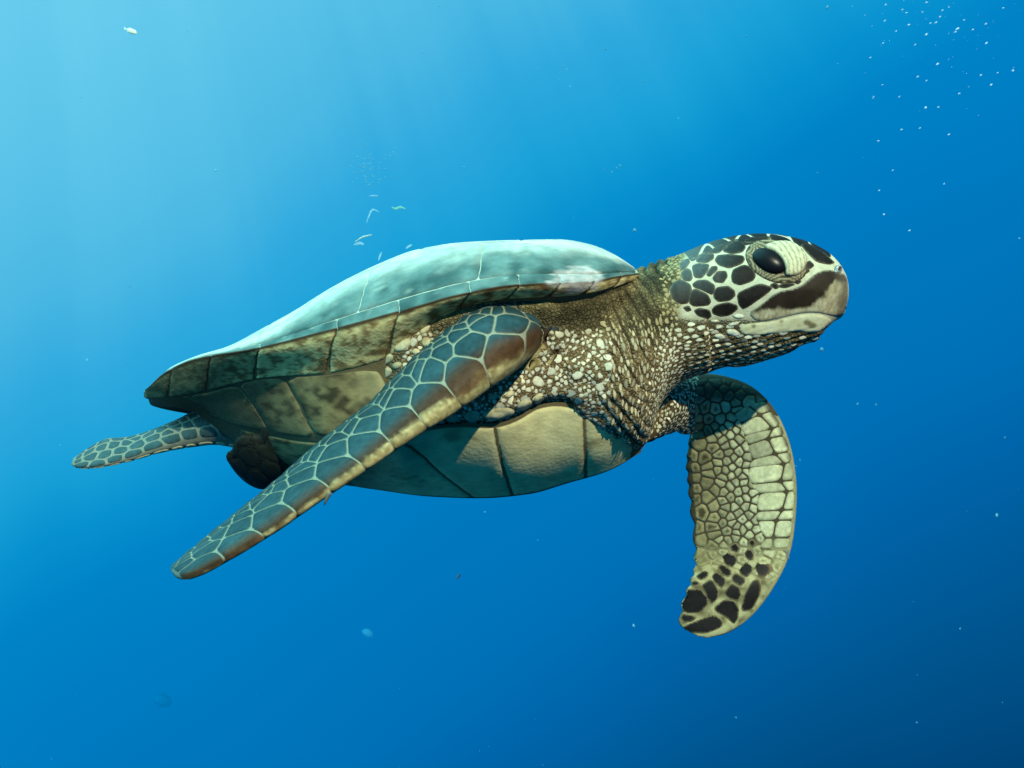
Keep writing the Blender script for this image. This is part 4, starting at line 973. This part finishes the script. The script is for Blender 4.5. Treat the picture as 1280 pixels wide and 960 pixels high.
scrap('jelly_wisp', [(442,306,.9),(450,304,.9),(455,306,.9)], .003, M_WISP, 'soft pale wisp hanging under the curled scrap above the shell', 'wisp')
scrap('jelly_wisp', [(458,279,.35),(462,268,.35),(466,262,.35),(474,265,.35)], .0014, M_WISP, 'bent thread of pale jelly beside the green weed scrap', 'wisp')
scrap('jelly_wisp', [(461,245,.4),(467,244.5,.4),(473,245,.4)], .0011, M_WISP, 'short straight pale thread over the bent jelly thread', 'wisp')
scrap('weed_scrap', [(489,259,.4),(495,261,.4),(500,259,.4),(507,261,.4)], .0022, M_WEED, 'small green scrap of weed drifting over the shell', 'scrap')
scrap('jelly_wisp', [(507,311,.3),(511,308,.3),(515,306,.3)], .0018, M_WISP, 'faint pale wisp close to the rim of the shell crown', 'wisp')
scrap('jelly_wisp', [(473,326,.3),(475,320,.3),(477,315,.3)], .0016, M_WISP, 'faint upright wisp rising from behind the shell', 'wisp')
# a thin cloud of fine bubbles above the shell
for k in range(70):
    x, y = q.gauss(463, 13), q.gauss(208, 13)
    dep = q.uniform(.5, .9); L = q.uniform(.5, 1.15) * S * (D + dep) / D
    bo = thing_mesh('fine_bubble', None, None, None, P(x, y, dep), 'hair-thin bubble in the faint puff floating above the shell', 'bubble', 'fine bubbles above the shell', (0, q.uniform(-.5, .3), 0), me_=fme)
    bo.scale = (L * 1.7, L * .7, L * .6)
# jelly animals far below
def jelly(px, py, dep, r, mat, label):
    e = bpy.data.objects.new('jellyfish', None); COL.objects.link(e); e.location = P(px, py, dep); e.rotation_euler = (.2, .5, 0); e['label'] = label; e['category'] = 'jellyfish'; e.empty_display_size = .02
    R = []
    for i in range(9):
        a = math.pi / 2 * i / 8; R.append([[r * math.sin(a + .02) * math.cos(t), r * math.sin(a + .02) * math.sin(t), r * .75 * math.cos(a)] for t in np.linspace(0, 2 * math.pi, 20, endpoint=False)])
    for i in range(7, -1, -1):
        a = math.pi / 2 * i / 8; R.append([[r * .9 * math.sin(a + .02) * math.cos(t), r * .9 * math.sin(a + .02) * math.sin(t), r * .55 * math.cos(a) + .0] for t in np.linspace(0, 2 * math.pi, 20, endpoint=False)])
    V, F = tube(np.array(R))
    def add(n_, V, F):
        me2 = bpy.data.meshes.new(n_); me2.from_pydata([tuple(map(float, v)) for v in V], [], [list(map(int, f)) for f in F]); me2.update(); me2.materials.append(mat)
        me2.polygons.foreach_set('use_smooth', np.ones(len(me2.polygons), bool)); o = bpy.data.objects.new(n_, me2); COL.objects.link(o); o.parent = e
    add('bell', V, F)
    for k in range(4):
        a = k * math.pi / 2 + .4; R = []
        for i in range(8):
            c = np.array([r * .45 * math.cos(a) + .1 * r * math.sin(i), r * .45 * math.sin(a), -.16 * r * i + r * .3]); rr = r * .07 * (1 - i / 9)
            R.append([c + np.array([rr * math.cos(t), rr * math.sin(t), 0]) for t in np.linspace(0, 2 * math.pi, 6, endpoint=False)])
        V, F = tube(np.array(R)); add('tentacle', V, F)
jelly(459, 792, 1.6, .0165, plain('blue_jelly', (.03, .32, .48), .6, .05, 0, .15), 'small pale blue jellyfish far below the swept-back flipper')  # water haze put into its faint blue, see-through colour
jelly(203, 877, 2.2, .030, plain('dim_jelly', (.0, .10, .22), .7, .0, 0, .15), 'dim dark round jellyfish deep beneath the tip of the flipper')  # fading through deep water painted as a dim transparent blue
